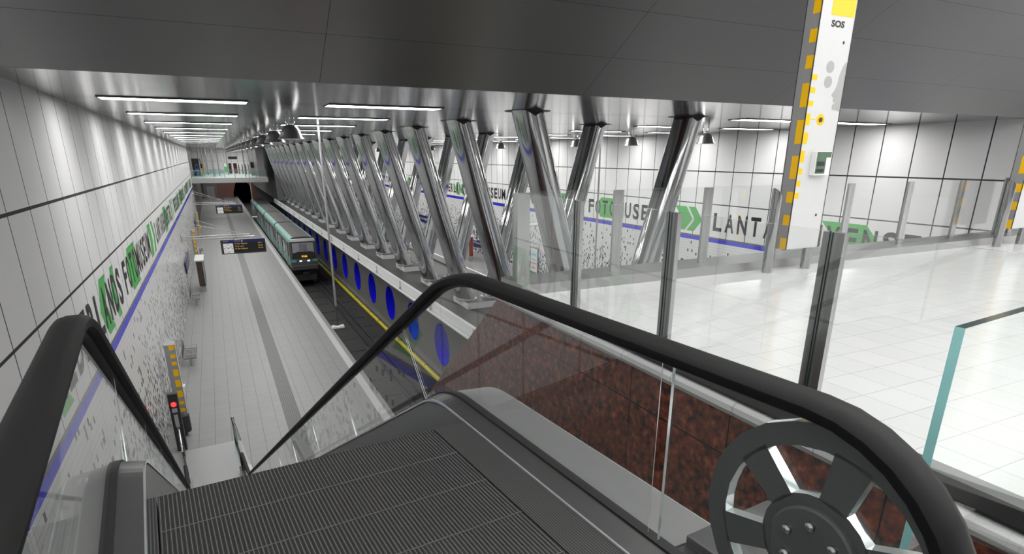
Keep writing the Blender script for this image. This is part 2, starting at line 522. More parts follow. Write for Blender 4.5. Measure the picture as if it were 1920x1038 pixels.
wall_graphics(wl, XL, .008, False, [
    ('text', 'NEDERLANDS', 10.95, .88), ('text', 'FOTOMUSEUM', 20.30, .88), ('text', 'LANTARENVENSTER', 32.3, .865),
    ('text', 'NEDERLANDS', 49.3, .88), ('text', 'FOTOMUSEUM', 58.6, .88), ('text', 'LANTARENVENSTER', 70.6, .865), ('text', 'NEDERLANDS', 87.6, .88),
    ('a', 10.55, 11.2, .85, 1), ('a', 15.98, 16.55, .90, 1), ('a', 17.9, 18.32, .57, 1), ('a', 21.4, 22.0, 2.1, 1),
    ('a', 30.6, 30.2, 1.05, -1), ('a', 32.0, 31.45, .65, -1), ('a', 41.4, 40.75, 1.95, -1), ('a', 46.9, 46.4, 1.0, -1), ('a', 48.4, 47.8, .65, -1),
    ('a', 54.3, 54.9, .90, 1), ('a', 56.2, 56.7, .57, 1), ('a', 59.7, 60.3, 2.1, 1), ('a', 68.9, 68.5, 1.05, -1), ('a', 70.3, 69.8, .65, -1),
    ('a', 79.7, 79.1, 1.95, -1), ('a', 85.2, 84.7, 1.0, -1), ('a', 86.6, 86.1, .65, -1), ('a', 92.6, 93.2, .9, 1), ('a', 94.6, 95.0, .57, 1)])
wall_graphics(wr, XR, -.008, True, [
    ('text', 'LANTARENVENSTER', 25.05, .865), ('text', 'FOTOMUSEUM', 37.55, .88), ('text', 'NEDERLANDS', 46.9, .88),
    ('text', 'FOTOMUSEUM', 60.4, .88), ('text', 'NEDERLANDS', 69.8, .88), ('text', 'LANTARENVENSTER', 85.0, .865), ('text', 'FOTOMUSEUM', 97.0, .88),
    ('a', 26.57, 27.16, .95, 1), ('a', 25.80, 26.40, .60, 1),
    ('a', 15.54, 16.2, 2.15, 1), ('a', 36.4, 35.9, 2.1, -1), ('a', 42.0, 41.4, .9, -1), ('a', 40.0, 39.6, .57, -1),
    ('a', 59.3, 58.7, 2.1, -1), ('a', 64.9, 64.3, .9, -1), ('a', 62.9, 62.4, .57, -1), ('a', 81.6, 82.2, 1.0, 1), ('a', 80.6, 81.2, .6, 1),
    ('a', 49.2, 49.8, 1.0, 1), ('a', 48.1, 48.7, .6, 1)])

# ceilings
mb = MB(); mb.box((XL - .3, YS, ZC), (XR + .3, 172, ZC + .3))
struct(mb.build('ceiling', 'ceiling'), 'polished metal ceiling of the tunnel')
mb = MB(); mb.prism([(YS, ZC), (YT, slope_z(YT)), (YT, slope_z(YT) + .35), (YS, ZC + .35)], lambda y, z: (XL - .3, y, z), lambda y, z: (XR + .3, y, z))
struct(mb.build('ceiling', 'slope'), 'dark satin metal ceiling sloping down over the escalator')

ZHC = slope_z(YB)
mb = MB(); mb.box((XL - .3, YB - .3, ZHC), (XR + .3, YT, ZHC + .3))
struct(mb.build('ceiling', 'hall_ceiling'), 'pale flat ceiling of the upper hall')
mb = MB(); mb.box((XL - .3, YB - .3, HF - .3), (XR + .3, YB, ZHC))
struct(mb.build('wall_back', 'far_grey'), 'wall behind the upper hall')

# platforms, track beds
mb = MB(); mb.box((XL, -3, PF - .25), (5.23, 171, PF)); mb.box((4.6, -3, TF), (5.15, 171, PF - .25))
struct(mb.build('floor', 'platform'), 'grey tiled platform floor with dark tactile strip and white edge line')
mb = MB(); mb.box((2 * XM - 5.23, 6, PF - .25), (XR, 171, PF)); mb.box((2 * XM - 5.15, 6, TF), (2 * XM - 4.6, 171, PF - .25))
struct(mb.build('floor', 'platform_r'), 'grey tiled platform floor beside the right wall')
mb = MB(); mb.box((4.6, -3, TF - .3), (2 * XM - 4.6, 180, TF))
struct(mb.build('floor', 'track'), 'dark track bed')

# middle wall with round openings
XW = 9.75; XW2 = 2 * XM - XW; ZH = -9.5; RH = 1.15; ZWT = -6.95
def holed_face(mb, x, y0, zlo, zhi, yc, zc, r, rz, n=32):
    pts = []
    y1 = y0 + P
    for i in range(n):
        a = 2 * pi * i / n; pts.append((yc + r * cos(a), zc + rz * sin(a)))
    corners = [(y1, zhi), (y0, zhi), (y0, zlo), (y1, zlo)]
    o = len(mb.v)
    mb.v += [Vector((x, *p)) for p in pts] + [Vector((x, *p)) for p in corners]
    q = n // 4
    for k in range(4):
        c = n + k
        for i in range(q):
            a = (k * q + i + 0) % n; b = (a + 1) % n
            mb.f.append([o + a, o + b, o + c]); mb.mi.append(0)
        nxt = ((k + 1) * q) % n
        mb.f.append([o + nxt, o + n + (k + 1) % 4, o + c]); mb.mi.append(0)
mb = MB()
kmax = 17
holes = []
for k in range(-2, kmax):
    y0 = Y0 + P * k
    yc = y0 + P / 2
    holes.append(yc)
    holed_face(mb, XW, y0, TF, ZWT, yc, ZH, RH, RH)
    holed_face(mb, XW2, y0, TF, ZWT, yc, ZH, RH, RH)
ya, yb_ = Y0 - 2 * P, Y0 + P * kmax
mb.add([(XW, ya, ZWT), (XW2, ya, ZWT), (XW2, yb_, ZWT), (XW, yb_, ZWT)], [(0, 1, 2, 3)])
mb.add([(XW, ya, TF), (XW2, ya, TF), (XW2, ya, ZWT), (XW, ya, ZWT)], [(0, 1, 2, 3)])
mb.add([(XW, yb_, TF), (XW2, yb_, TF), (XW2, yb_, ZWT), (XW, yb_, ZWT)], [(0, 1, 2, 3)])
me_mid = mb.build('wall_middle', 'concrete')
struct(me_mid, 'grey concrete wall between the tracks with oval openings')
# blue oval niches
def niche():
    mbx = MB(); n = 32; dp = .55
    ring = lambda x, s: [(x, P / 2 + RH * s * cos(2 * pi * i / n), ZH + RH * s * sin(2 * pi * i / n)) for i in range(n)]
    mbx.sweep([ring(XW - .015, 1.0), ring(XW - .015, .985), ring(XW + dp, .94)], caps=False)
    mbx.add(ring(XW + dp, .94), [tuple(range(n))])
    return mbx
nb = niche()
t0 = None
for i, k in enumerate(range(0, kmax)):
    lab = 'blue oval niche in the grey wall beside the track, %s from the near end' % ORD[i]
    if t0 is None:
        t0 = nb.build('wall_niche', 'blue_gloss', smooth=True); t0.location = (0, Y0 + P * k, 0)
        tag(t0, lab, 'niche', 'blue oval niches along the track wall'); first = t0
    else:
        c = copy_tree(first, (0, P * (k), 0), lab)
mb = MB()
mb.box((8.55, ya, -7.02), (2 * XM - 8.55, yb_, -6.78))
struct(mb.build('trim_1', 'dark_floor'), 'dark ledge on top of the middle wall')
for sx, nm in ((0, 'left'), (1, 'right')):
    f = (lambda x: x) if sx == 0 else (lambda x: 2 * XM - x)
    g2 = MB()
    g2.box((min(f(8.42), f(8.56)), ya, -6.86), (max(f(8.42), f(8.56)), yb_, -6.42))
    g2.box((min(f(8.32), f(8.46)), ya, -6.98), (max(f(8.32), f(8.46)), yb_, -6.90))
    o = struct(g2.build('trim_%d' % (2 + sx), 'white_metal'), 'white painted edge beam along the ledge, %s side' % nm)
    cl = MB()
    for k in range(0, kmax):
        y = Y0 + P * k
        cl.box((min(f(8.33), f(8.42)), y - .07, -6.86), (max(f(8.33), f(8.42)), y + .07, -6.74))
        cl.tube([(f(8.38), y, -6.75), (f(8.38), y, -6.45)], .02, 6)
    c = cl.build('bracket', 'satin', o)
for k in (0, 1):
    f = (lambda x: x) if k == 0 else (lambda x: 2 * XM - x)
    fb = MB(); fb.box((min(f(9.45), f(9.75)), ya, TF), (max(f(9.45), f(9.75)), yb_, TF + .22))
    struct(fb.build('trim_%d' % (4 + k), 'concrete'), 'low concrete kerb at the foot of the middle wall')

# yellow pipe
t = thing('cable_pipe', 'yellow pipe running along the foot of the grey wall with blue niches', 'pipe', (9.2, 50, TF))
mb = MB(); mb.tube([(9.2, ya + .5, TF + .16), (9.2, yb_, TF + .16)], .13, 12); mb.build('pipe', 'yellow_pipe', t, smooth=True)
for k in range(0, 2 * kmax):
    y = Y0 + 1.3 + P * k / 2; MB().box((9.12, y - .03, TF), (9.34, y + .03, TF + .295)).build('clamp', 'dark_metal', t)

# upper hall: slab, floor, granite
mb = MB()
mb.prism([(2.93, YB), (XR, YB), (XR, 5.66), (2.93, 5.66)], lambda x, y: (x, y, HF), lambda x, y: (x, y, HF - .35))
mb.add([tuple(UV(u, v, HF)) for u, v in ((.5, -2.9), (.5, -.62), (-8, -.62), (-8, -2.2))], [(0, 1, 2, 3)])
mb.prism([(-1.4, -7.0), (2.93, -7.0), (2.93, .55), (1.62, .44), (1.62, -.6), (-.6, -.6), (-.6, -2)], lambda x, y: (x, y, HF), lambda x, y: (x, y, HF - .3))
struct(mb.build('floor', 'hall_floor'), 'pale polished tile floor of the upper hall')
mb = MB()
XG = 2.83
poly = [(YB, -1.60), (6.25, -1.60), (6.22, -1.62), (6.81, -2.06), (10.65, -5.05), (16.66, -9.78), (YB, -9.78)]
mb.prism([(YB, -1.60), (6.22, -1.60), (16.66, -9.78), (YB, -9.78)], lambda y, z: (XG, y, z), lambda y, z: (XG + .35, y, z))
struct(mb.build('wall_hall', 'granite'), 'red granite wall below the hall edge beside the escalator')
mb = MB()
# bull-nosed coping and the beam under the far railing
prof = [(XG - .015, -1.595), (XG - .035, -1.56), (XG - .03, -1.525), (XG - .01, -1.505), (XG + .12, -1.50), (XG + .12, -1.60)]
mb.prism(prof, lambda x, z: (x, YB, z), lambda x, z: (x, 6.3, z))
for k in range(0, 30):
    pass
struct(mb.build('trim_6', 'coping'), 'pale stone coping along the hall edge')
mb = MB(); mb.box((2.87, 5.66, -1.60), (XR, 6.2, -1.335))
struct(mb.build('trim_7', 'satin'), 'grey metal kerb under the far glass railing')
mb = MB(); mb.box((2.86, YB, -1.50), (2.95, 5.7, HF))
struct(mb.build('trim_8', 'satin'), 'grey metal strip at the hall floor edge')

# end of the station, far away
YM = 100.0
mb = MB(); mb.box((XL, YM, -3.75), (7.6, 126, -3.12))
struct(mb.build('floor', 'far_grey'), 'far mezzanine slab bridging the platform')
mb = MB(); mb.box((XL, YM, -3.12), (7.6, 126, -3.06))
struct(mb.build('floor', 'far_white'), 'pale floor of the far mezzanine')
def panel_mat():
    m, nt, b = newmat('white_panels_far')
    X, Y, Z, g = geo(nt)
    j = X.joint(1.1, .3, .05).mx(Z.joint(1.55, -.9, .05))
    nt.links.new(mixc(nt, j, grey(.86), grey(.25)), b.inputs['Base Color'])
    return m
M['far_panels'] = panel_mat()
mb = MB(); mb.box((XL - .3, 126, -3.1), (7.6, 126.3, ZC))
struct(mb.build('wall_back', 'far_panels'), 'white panelled wall behind the far mezzanine')
mb = MB(); mb.box((XL - .3, 101, -11.6), (XL, 171, ZC))
struct(mb.build('wall_left', 'far_grey'), 'grey wall beyond the end of the lettered wall')
mb = MB(); mb.box((6.6, 104, -3.06), (7.6, 126, ZC)); mb.box((9.0, 104.5, -6.8), (12.6, 171, ZC)); 
struct(mb.build('wall_inner', 'far_grey'), 'grey wall at the right of the far mezzanine')
# lower end wall with octagonal tunnel mouth
def mouth(cx):
    return [(cx - 1.5, TF), (cx - 2.05, TF + 1.2), (cx - 2.0, TF + 2.6), (cx - 1.15, TF + 5.2), (cx + 1.2, TF + 5.2), (cx + 2.1, TF + 3.9), (cx + 2.1, TF + .8), (cx + 1.7, TF)]
mb = MB(); Ye = 168
cx = 6.3; mo = mouth(cx)
def yz(x, z, y=Ye): return (x, y, z)
out = [(XL, TF), (cx - 1.5, TF)] + mo[1:4] + [(cx - 1.15, -3.75), (XL, -3.75)]
mb.add([yz(*p) for p in out], [tuple(range(len(out)))])
out = [(cx - 1.15, TF + 5.2), (cx + 1.2, TF + 5.2), (cx + 1.2, -3.75), (cx - 1.15, -3.75)]
mb.add([yz(*p) for p in out], [(0, 1, 2, 3)])
out = [(cx + 1.2, -3.75), (cx + 1.2, TF + 5.2), (cx + 2.1, TF + 3.9), (cx + 2.1, TF + .8), (cx + 1.7, TF), (9.8, TF), (9.8, -3.75)]
mb.add([yz(*p) for p in out], [tuple(range(len(out)))])
struct(mb.build('wall_back', 'brown_wall'), 'brown end wall of the platform with the tunnel mouth')
t = MB(); n = len(mo)
t.sweep([[yz(x, z, Ye) for x, z in mo], [yz(x, z, Ye + 11) for x, z in mo]], caps=False)
t.add([yz(x, z, Ye + 11) for x, z in mo], [tuple(range(n))])
tag(t.build('tunnel_mouth', 'black_void'), 'black octagonal tunnel mouth at the end of the track', 'tunnel')
mb = MB(); mb.box((9.8, Ye, TF), (XR, Ye + .3, ZC)); struct(mb.build('wall_back', 'far_grey'), 'grey end wall beyond the right track')

# ================================================================ CEILING LIGHTS AND PENDANTS
XLT = [(-1.88, .95), (2.73, 5.6), (2 * XM - 5.6, 2 * XM - 2.73), (2 * XM - .95, 2 * XM + 1.88)]
rown = ['row above the platform', 'row above the near track', 'row above the far track', 'row by the right wall']
proto = None
for r, (xa, xb) in enumerate(XLT):
    for k in range(0, 17):
        lab = 'white ceiling light, %s from the near end in the %s' % (ORD[k], rown[r])
        if proto is None:
            t = thing('ceiling_light', lab, 'light', (xa, 15.44, ZC), 'flush light panels in the tunnel ceiling')
            w = xb - xa
            mb = MB(); mb.box((xa, 15.44, ZC - .024), (xa + w, 15.47, ZC)); mb.box((xa, 16.21, ZC - .024), (xa + w, 16.24, ZC))
            mb.box((xa - .02, 15.44, ZC - .02), (xa, 16.24, ZC)); mb.box((xa + w, 15.44, ZC - .02), (xa + w + .02, 16.24, ZC))
            mb.build('frame', 'dark_metal', t)
            mb = MB(); mb.box((xa, 15.47, ZC - .012), (xa + w, 16.21, ZC - .002)); mb.build('diffuser', 'light', t)
            proto = (t, xa)
        else:
            copy_tree(proto[0], (xa - proto[1], P * k, 0), lab)
# unseen ceiling panels, added to light the hall floor from above
hl = thing('added_hall_light', 'x', 'light', (0, 0, ZHC), 'added unseen light panels in the flat hall ceiling')
MB().box((-2.1, -1.2, ZHC - .03), (2.1, 1.2, ZHC)).build('frame', 'dark_metal', hl)
MB().box((-2.05, -1.15, ZHC - .04), (2.05, 1.15, ZHC - .031)).build('diffuser', 'hall_fill', hl)
n_ = 0
for j, y in enumerate((3.6, .4, -3.0, -6.6)):
    for i, x in enumerate((1.0, 6.0, 11.0, 16.0, 21.0)):
        lab = 'added unseen light panel, %s from the left in the %s row behind the viewer' % (ORD[i], ORD[j])
        if n_ == 0: hl.location = (x, y, ZHC); hl['label'] = lab
        else: copy_tree(hl, (x - 1.0, y - 3.6, 0), lab)
        n_ += 1
# copies of the ceiling light, added to make the far mezzanine bright
for i, (x, y) in enumerate([(.3, 106.0), (.3, 112), (.3, 118), (4.0, 109), (4.0, 116), (4.0, 122)]):
    c = copy_tree(proto[0], (x - proto[1] - .9, y - 15.44, 0), 'added fill light over the far mezzanine, %s from the near end' % ORD[i])
    c['group'] = 'added lights over the far mezzanine'

for i, (x, y) in enumerate([(.3, 104.0), (.3, 116), (.3, 130), (.3, 136), (.3, 142), (.3, 148), (.3, 154), (.3, 160), (4.6, 132), (4.6, 140), (4.6, 148), (4.6, 156), (4.6, 163)]):  # more copies, added to brighten the dark brown end wall
    c = copy_tree(proto[0], (x - proto[1] - .9, y - 15.44, (-3.76 - ZC) if y < 126 else 0), 'added fill light below or beyond the far mezzanine, %s from the near end' % ORD[i])
    c['group'] = 'added lights below and beyond the far mezzanine'
def pendant(x, y, z, lab):
    t = thing('pendant_lamp', lab, 'lamp', (x, y, ZC), 'bell shaped pendant lamps under the tunnel ceiling')
    R = .40
    mb = MB(); mb.lathe((x, y, z), [(.13, .40), (.20, .36), (.27, .27), (.315, .16), (.35, .06), (R, .0), (R, -.012), (R - .02, -.008), (.335, .05), (.29, .17), (.24, .27), (.17, .34), (.05, .36)], 28)
    mb.build('lamp_shade', 'lamp_shade', t, smooth=True)
    mb = MB(); mb.lathe((x, y, z), [(0, .44), (.11, .44), (.11, .38), (.13, .36)], 20); mb.lathe((x, y, z), [(0, .50), (.17, .50), (.17, .49), (.0, .48)], 20); mb.lathe((x, y, z), [(0, .47), (.16, .47), (.16, .46), (0, .46)], 20)
    mb.build('collar', 'steel', t, smooth=True)
    for i in range(3):
        a = 2 * pi * i / 3 + .4
        mb = MB(); mb.tube([(x + .14 * cos(a), y + .14 * sin(a), z + .42), (x + .14 * cos(a), y + .14 * sin(a), ZC)], .012, 8)
        mb.build('rod', 'polished', t)
    mb = MB(); mb.lathe((x, y, z), [(0, .10), (.06, .11), (.09, .17), (.06, .25), (.03, .30)], 14); mb.build('bulb', 'bulb', t, smooth=True)
    ld = bpy.data.lights.new('lamp_light', 'AREA'); ld.shape = 'DISK'; ld.size = .5; ld.energy = PEND; ld.color = (1, .99, .96)
    lo = bpy.data.objects.new('lamp_light', ld); col.objects.link(lo); lo.parent = t
    lo.location = (0, 0, z + .02 - ZC)
    return t
p0 = None
for s in (0, 1):
    for k in range(0, 15):
        x = 2.4 if s == 0 else 2 * XM - 2.4; y = 20.65 + P * k; z = .50
        lab = ('grey pendant lamp, %s from near end, row ' % ORD[k]) + ('over the near track' if s == 0 else 'near the right wall')
        if p0 is None: p0 = pendant(x, y, z, lab); q0 = (x, y)
        else: copy_tree(p0, (x - q0[0], y - q0[1], 0), lab)

# ================================================================ PILLARS AND PLINTHS
ZPL = -6.5
t = thing('pillar_plinth', 'x', 'plinth', (XM, Y0, -6.78), 'white plinths under the leaning pillars')
mb = MB(); mb.box((XM - .96, Y0 - .95, -6.78), (XM + .96, Y0 + .95, ZPL)); mb.build('base', 'plinth', t)
mb = MB(); mb.box((XM - .94, Y0 - .93, ZPL), (XM + .94, Y0 + .93, ZPL + .012)); mb.build('top_plate', 'dark_floor', t, label='dark top plate')
t['label'] = 'white plinth on the dark ledge, first from the near end'
for k in range(1, kmax): copy_tree(t, (0, P * k, 0), 'white plinth on the dark ledge, %s from the near end' % ORD[k])

def pillar(side):
    s = 1 if side == 0 else -1
    xt, xb = XM - s * 2.83, XM - s * .66
    t = thing('leaning_pillar', 'x', 'pillar', (xb, Y0, ZPL), 'leaning polished steel pillars on the middle wall')
    r = .435; n = 32
    def ringat(x, z): return [(x + r * cos(2 * pi * i / n) * 1.02, Y0 + r * sin(2 * pi * i / n), z) for i in range(n)]
    dx = (xb - xt) / (ZPL - ZC)
    rings = [ringat(xt, ZC), ringat(xb, ZPL + .012)]
    mb = MB(); mb.sweep(rings); mb.build('shaft', 'polished', t, smooth=True)
    mb = MB(); mb.disc((xt, Y0, ZC - .004), (1, 0, 0), (0, 1, 0), r * 1.45, 28, depth=(0, 0, .004)); 
    mb.prism([(xt - .25, 0), (xt + .25, 0), (xt, .14)], lambda x, h: (x, Y0 - r - .05, ZC - h), lambda x, h: (x, Y0 - r * .6, ZC - h))
    mb.build('collar', 'gasket', t)
    mb = MB(); mb.disc((xb, Y0, ZPL + .012), (1, 0, 0), (0, 1, 0), r * 1.2, 28, depth=(0, 0, .03)); mb.build('base_ring', 'satin', t)
    return t
for s in (0, 1):
    t = pillar(s)
    rn = 'row nearer the left platform' if s == 0 else 'row nearer the right platform'
    t['label'] = 'polished leaning steel pillar, first from the near end in the ' + rn
    for k in range(1, kmax): copy_tree(t, (0, P * k, 0), 'polished leaning steel pillar, %s from the near end in the %s' % (ORD[k], rn))

# hanging poles with a white fixture above the track edge
def pole(x, y, lab, zbar=-7.3):
    t = thing('hanging_fixture', lab, 'fixture', (x, y, ZC), 'white fixtures hung on long poles from the ceiling')
    mb = MB(); mb.tube([(x, y, ZC), (x, y, -6.35)], .045, 12); mb.build('pole', 'satin', t, smooth=True)
    mb = MB(); mb.tube([(x, y, -6.35), (x, y, zbar + .05)], .012, 6); mb.build('lower_rod', 'dark_metal', t)
    mb = MB(); mb.box((x - .28, y - .07, zbar - .07), (x + .28, y + .07, zbar + .03)); mb.build('lamp_bar', 'white', t, bevel=.015)
    mb = MB(); mb.box((x - .26, y - .05, zbar + .03), (x - .12, y + .05, zbar + .07)); mb.box((x + .12, y - .05, zbar + .03), (x + .26, y + .05, zbar + .07)); mb.build('clip', 'white_metal', t)
    return t
pole(4.17, 26.6, 'white fixture on a long pole hanging over the edge of the near platform')
pole(4.17, 83.3, 'white fixture on a long pole hanging beside the far end of the train')
pole(2 * XM - 4.17, 26.0, 'white fixture on a long pole seen between the first leaning pillars')

# ================================================================ ESCALATOR
esc = thing('escalator', 'black handrailed escalator with dark grooved steps leading down to the grey platform', 'escalator', tuple(UV(2.7, .49, HF)))
VC = .492; VH = .792          # centre line, handrail half spacing
TH = math.tan(radians(29.9))
ZHR = -.533; ZB = PF + .92
def path_top(zt, ub, us=.73, zend=None, arc=1.1):
    """(u,z) points: level, round over, 30 degree slope, round out, level"""
    pts = []
    a = radians(29.9); t = arc * math.tan(a / 2)
    u0 = ub; dz = zt - ZHR
    u1 = ub + (zt - (ZB + dz)) / TH
    pts.append((us, zt))
    for i in range(9):
        b = a * i / 8; pts.append((u0 - t + arc * sin(b), zt - arc * (1 - cos(b))))
    for i in range(9):
        b = a * (1 - i / 8); pts.append((u1 + t - arc * sin(b), ZB + dz + arc * (1 - cos(b))))
    return pts, u1 + t
top_pts, uend = path_top(ZHR, 2.72)
UEND = uend + 1.15
def interp(pts, u):
    for (a, b), (c, d) in zip(pts, pts[1:]):
        if a <= u <= c and c > a: return b + (d - b) * (u - a) / (c - a)
    return pts[-1][1] if u > pts[-1][0] else pts[0][1]
# handrail path with both newels
RN = .40
cN = (.73, ZHR - RN)
path = [(cN[0] - RN * sin(radians(b)), cN[1] + RN * cos(radians(b))) for b in range(165, 0, -11)]
path += top_pts + [(UEND, ZB)]
cE = (UEND, ZB - RN)
path += [(cE[0] + RN * sin(radians(b)), cE[1] + RN * cos(radians(b))) for b in range(11, 170, 11)]
HW, HT = .053, .052
prof = []
for (v, n) in [(-.030, -HT), (-.046, -HT * .92), (-HW, -HT * .55), (-HW, -.020), (-.040, -.006), (-.018, 0), (.018, 0), (.040, -.006), (HW, -.020), (HW, -HT * .55), (.046, -HT * .92), (.030, -HT)]:
    prof.append((v, n))
def sweep_profile(mb, path, v0, prof, mi=0):
    rings = []
    for k, (u, z) in enumerate(path):
        a = path[max(k - 1, 0)]; b = path[min(k + 1, len(path) - 1)]
        tu, tz = b[0] - a[0], b[1] - a[1]; L = hypot(tu, tz); tu /= L; tz /= L
        nu, nz = -tz, tu            # outward normal (up on the level part)
        rings.append([UV(u + nu * n, v0 + v, z + nz * n) for v, n in prof])
    return mb.sweep(rings, mi=mi)
for s in (-1, 1):
    v0 = VC + s * VH
    mb = MB(); sweep_profile(mb, path, v0, prof)
    hr = mb.build('handrail', 'black_rubber', esc, smooth=True)
    mb = MB(); sweep_profile(mb, [(u, z) for u, z in path], v0, [(-.012, -HT - .014), (.012, -HT - .014), (.012, -HT + .004), (-.012, -HT + .004)])
    mb.build('guide_track', 'gasket', hr)

# deck line
ZD = -1.245
dk_pts, _ = path_top(ZD, 2.80, us=-1.0, arc=.7)
dk = [(u, z) for u, z in dk_pts] + [(UEND + .55, ZB + ZD - ZHR)]
def cladding(name, mat, v_a, v_b, za=0.0, zb=0.0, th=.02, path=None, label=None, us=None):
    mb = MB(); rings = []
    for u, z in (path or dk):
        rings.append([UV(u, v_a, z + za), UV(u, v_b, z + zb), UV(u, v_b, z + zb - th), UV(u, v_a, z + za - th)])
    mb.sweep(rings)
    return mb.build(name, mat, esc, label=label)
for s in (-1, 1):
    vg = VC + s * VH
    cladding('inner_deck', 'deck_dark', VC + s * .685, vg - s * .020, 0.0, .02, label='dark inner deck')
    cladding('deck_trim', 'bevel', VC + s * .681, VC + s * .688, .001, .001, .012, label='bright edge strip')
    cladding('gasket', 'gasket', vg - s * .020, vg + s * .020, .030, .030, .03)
    dk_o = [(u, z) for u, z in dk if u > 1.0]
    dk_o = [(1.14, ZD)] + dk_o if s > 0 else dk
    wo = .255 if s > 0 else .17
    cladding('outer_deck', 'deck_light', vg + s * .020, vg + s * wo, .02, .0, path=dk_o, label='light outer deck')
    mb = MB(); rings = []
    for u, z in dk_o:
        v1 = vg + s * wo
        rings.append([UV(u, v1, z), UV(u, v1 + s * .03, z - .03), UV(u, v1 + s * .045, z - .12), UV(u, v1 + s * .045, z - 1.15), UV(u, v1 - s * .02, z - 1.15), UV(u, v1 - s * .02, z - .02)])
    mb.sweep(rings); mb.build('outer_panel', 'deck_light', esc)
    mb = MB(); sweep_e = [[UV(u, vg + s * (wo - .004), z + .001), UV(u, vg + s * (wo + .002), z + .001), UV(u, vg + s * (wo + .002), z - .004), UV(u, vg + s * (wo - .004), z - .004)] for u, z in dk_o]
    mb.sweep(sweep_e); mb.build('edge_strip', 'bevel', esc, label='bright edge strip')
    # ribbed skirt
    mb = MB(); rings = []
    for u, z in dk:
        rings.append([UV(u, VC + s * .685, z - .001), UV(u, VC + s * .685, z - .42), UV(u, VC + s * .70, z - .42), UV(u, VC + s * .70, z - .001)])
    mb.sweep(rings); mb.build('skirt', 'skirt', esc)
# bottom truss
mb = MB(); rings = []
for u, z in dk: rings.append([UV(u, VC - .9, z - .62), UV(u, VC + .9, z - .62), UV(u, VC + .9, max(z - 1.15, PF - .2) if u > 14 else z - 1.15), UV(u, VC - .9, max(z - 1.15, PF - .2) if u > 14 else z - 1.15)])
mb.sweep(rings); mb.build('truss', 'dark_metal', esc)
HS = -1.252
# steps: level ones, then the stair going down, then level at the foot
RUN = .272
def step_mb(u, z, rise=.2):
    mb = MB()
    mb.box((u, V_A, z - .035), (u + RUN - .004, V_B, z), fn=UV)
    mb.box((u + RUN - .03, V_A, z - rise), (u + RUN - .006, V_B, z - .034), fn=UV)
    return mb
V_A, V_B = -.150, 1.010
us = 2.425 - RUN
lev = []
u = us
st = None
k = 0
zz = HS
seq = [(us - RUN * i, HS) for i in range(7, -1, -1)]
zend = PF + .0
uu = us + RUN; drop = 0
while zz > PF + .001:
    d = TH * RUN
    zz = max(zz - d, PF); drop += 1
    seq.append((uu, zz)); uu += RUN
for i in range(3): seq.append((uu, PF + .002)); uu += RUN
first_step = step_mb(seq[0][0], seq[0][1]).build('step', 'tread', esc)
for (a, z) in seq[1:]:
    c = first_step.copy(); col.objects.link(c)
    c.location = Vector(first_step.location) + EU * (a - seq[0][0]) + Vector((0, 0, z - seq[0][1]))
mb = MB(); mb.box((-1.2, VC - .69, HS - .03), (seq[0][0] - .004, VC + .685, HS + .004), fn=UV); mb.build('comb_plate', 'deck_dark', esc)
for a, b in ((VC - .683, V_A - .006), (V_B + .006, VC + .683)):
    MB().box((seq[0][0], a, HS - .06), (2.425, b, HS - .001), fn=UV).build('side_strip', 'tread_side', esc)
mb = MB(); mb.box((uu, VC - .69, PF), (21.76, VC + .69, PF + .012), fn=UV); mb.box((uu + 1.2, VC - 1.2, PF), (21.76, VC + 1.05, PF + .01), fn=UV)
mb.build('landing_plate', 'landing', esc, label='pale landing plate')
# glass panels between deck and handrail
def glass_panel(v, ta, tb, slant_a=0, slant_b=0):
    """ta,tb: u of the top corners; the foot of each joint is shifted by slant"""
    t_u = [ta + (tb - ta) * i / 24 for i in range(25)]
    b_u = [ta + slant_a + (tb + slant_b - ta - slant_a) * i / 24 for i in range(25)]
    top = [(a, interp(top_pts, a) - HT - .01) for a in t_u]
    bot = [(a, interp(dk, a) + .0) for a in b_u]
    mb = MB(); poly = top + bot[::-1]
    n = len(top)
    for side in (-.006, .006):
        o = len(mb.v)
        mb.v += [UV(a, v + side, z) for a, z in top] + [UV(a, v + side, z) for a, z in bot]
        for i in range(n - 1): mb.f.append([o + i, o + i + 1, o + n + i + 1, o + n + i]); mb.mi.append(0)
    # visible glass edges
    for (tp, bt) in ((top[0], bot[0]), (top[-1], bot[-1])):
        o = len(mb.v)
        mb.v += [UV(tp[0], v - .0015, tp[1]), UV(tp[0], v + .0015, tp[1]), UV(bt[0], v + .0015, bt[1]), UV(bt[0], v - .0015, bt[1])]
        mb.f.append([o, o + 1, o + 2, o + 3]); mb.mi.append(1)
    return mb.build('glass_panel', ['glass', 'bevel'], esc)
sl = -.36
cuts = [1.222, 3.50, 5.2, 6.9, 8.6, 10.3, 12.0, 13.7, 15.4, 17.0]
for s in (-1, 1):
    v = VC + s * VH
    c = cuts if s > 0 else [1.3, 3.62] + cuts[2:]
    for i, (a, b) in enumerate(zip(c, c[1:])):
        glass_panel(v, a + .012, b - .012, 0 if i == 0 else sl, sl)
    glass_panel(v, c[-1] + .012, UEND, sl, 0)
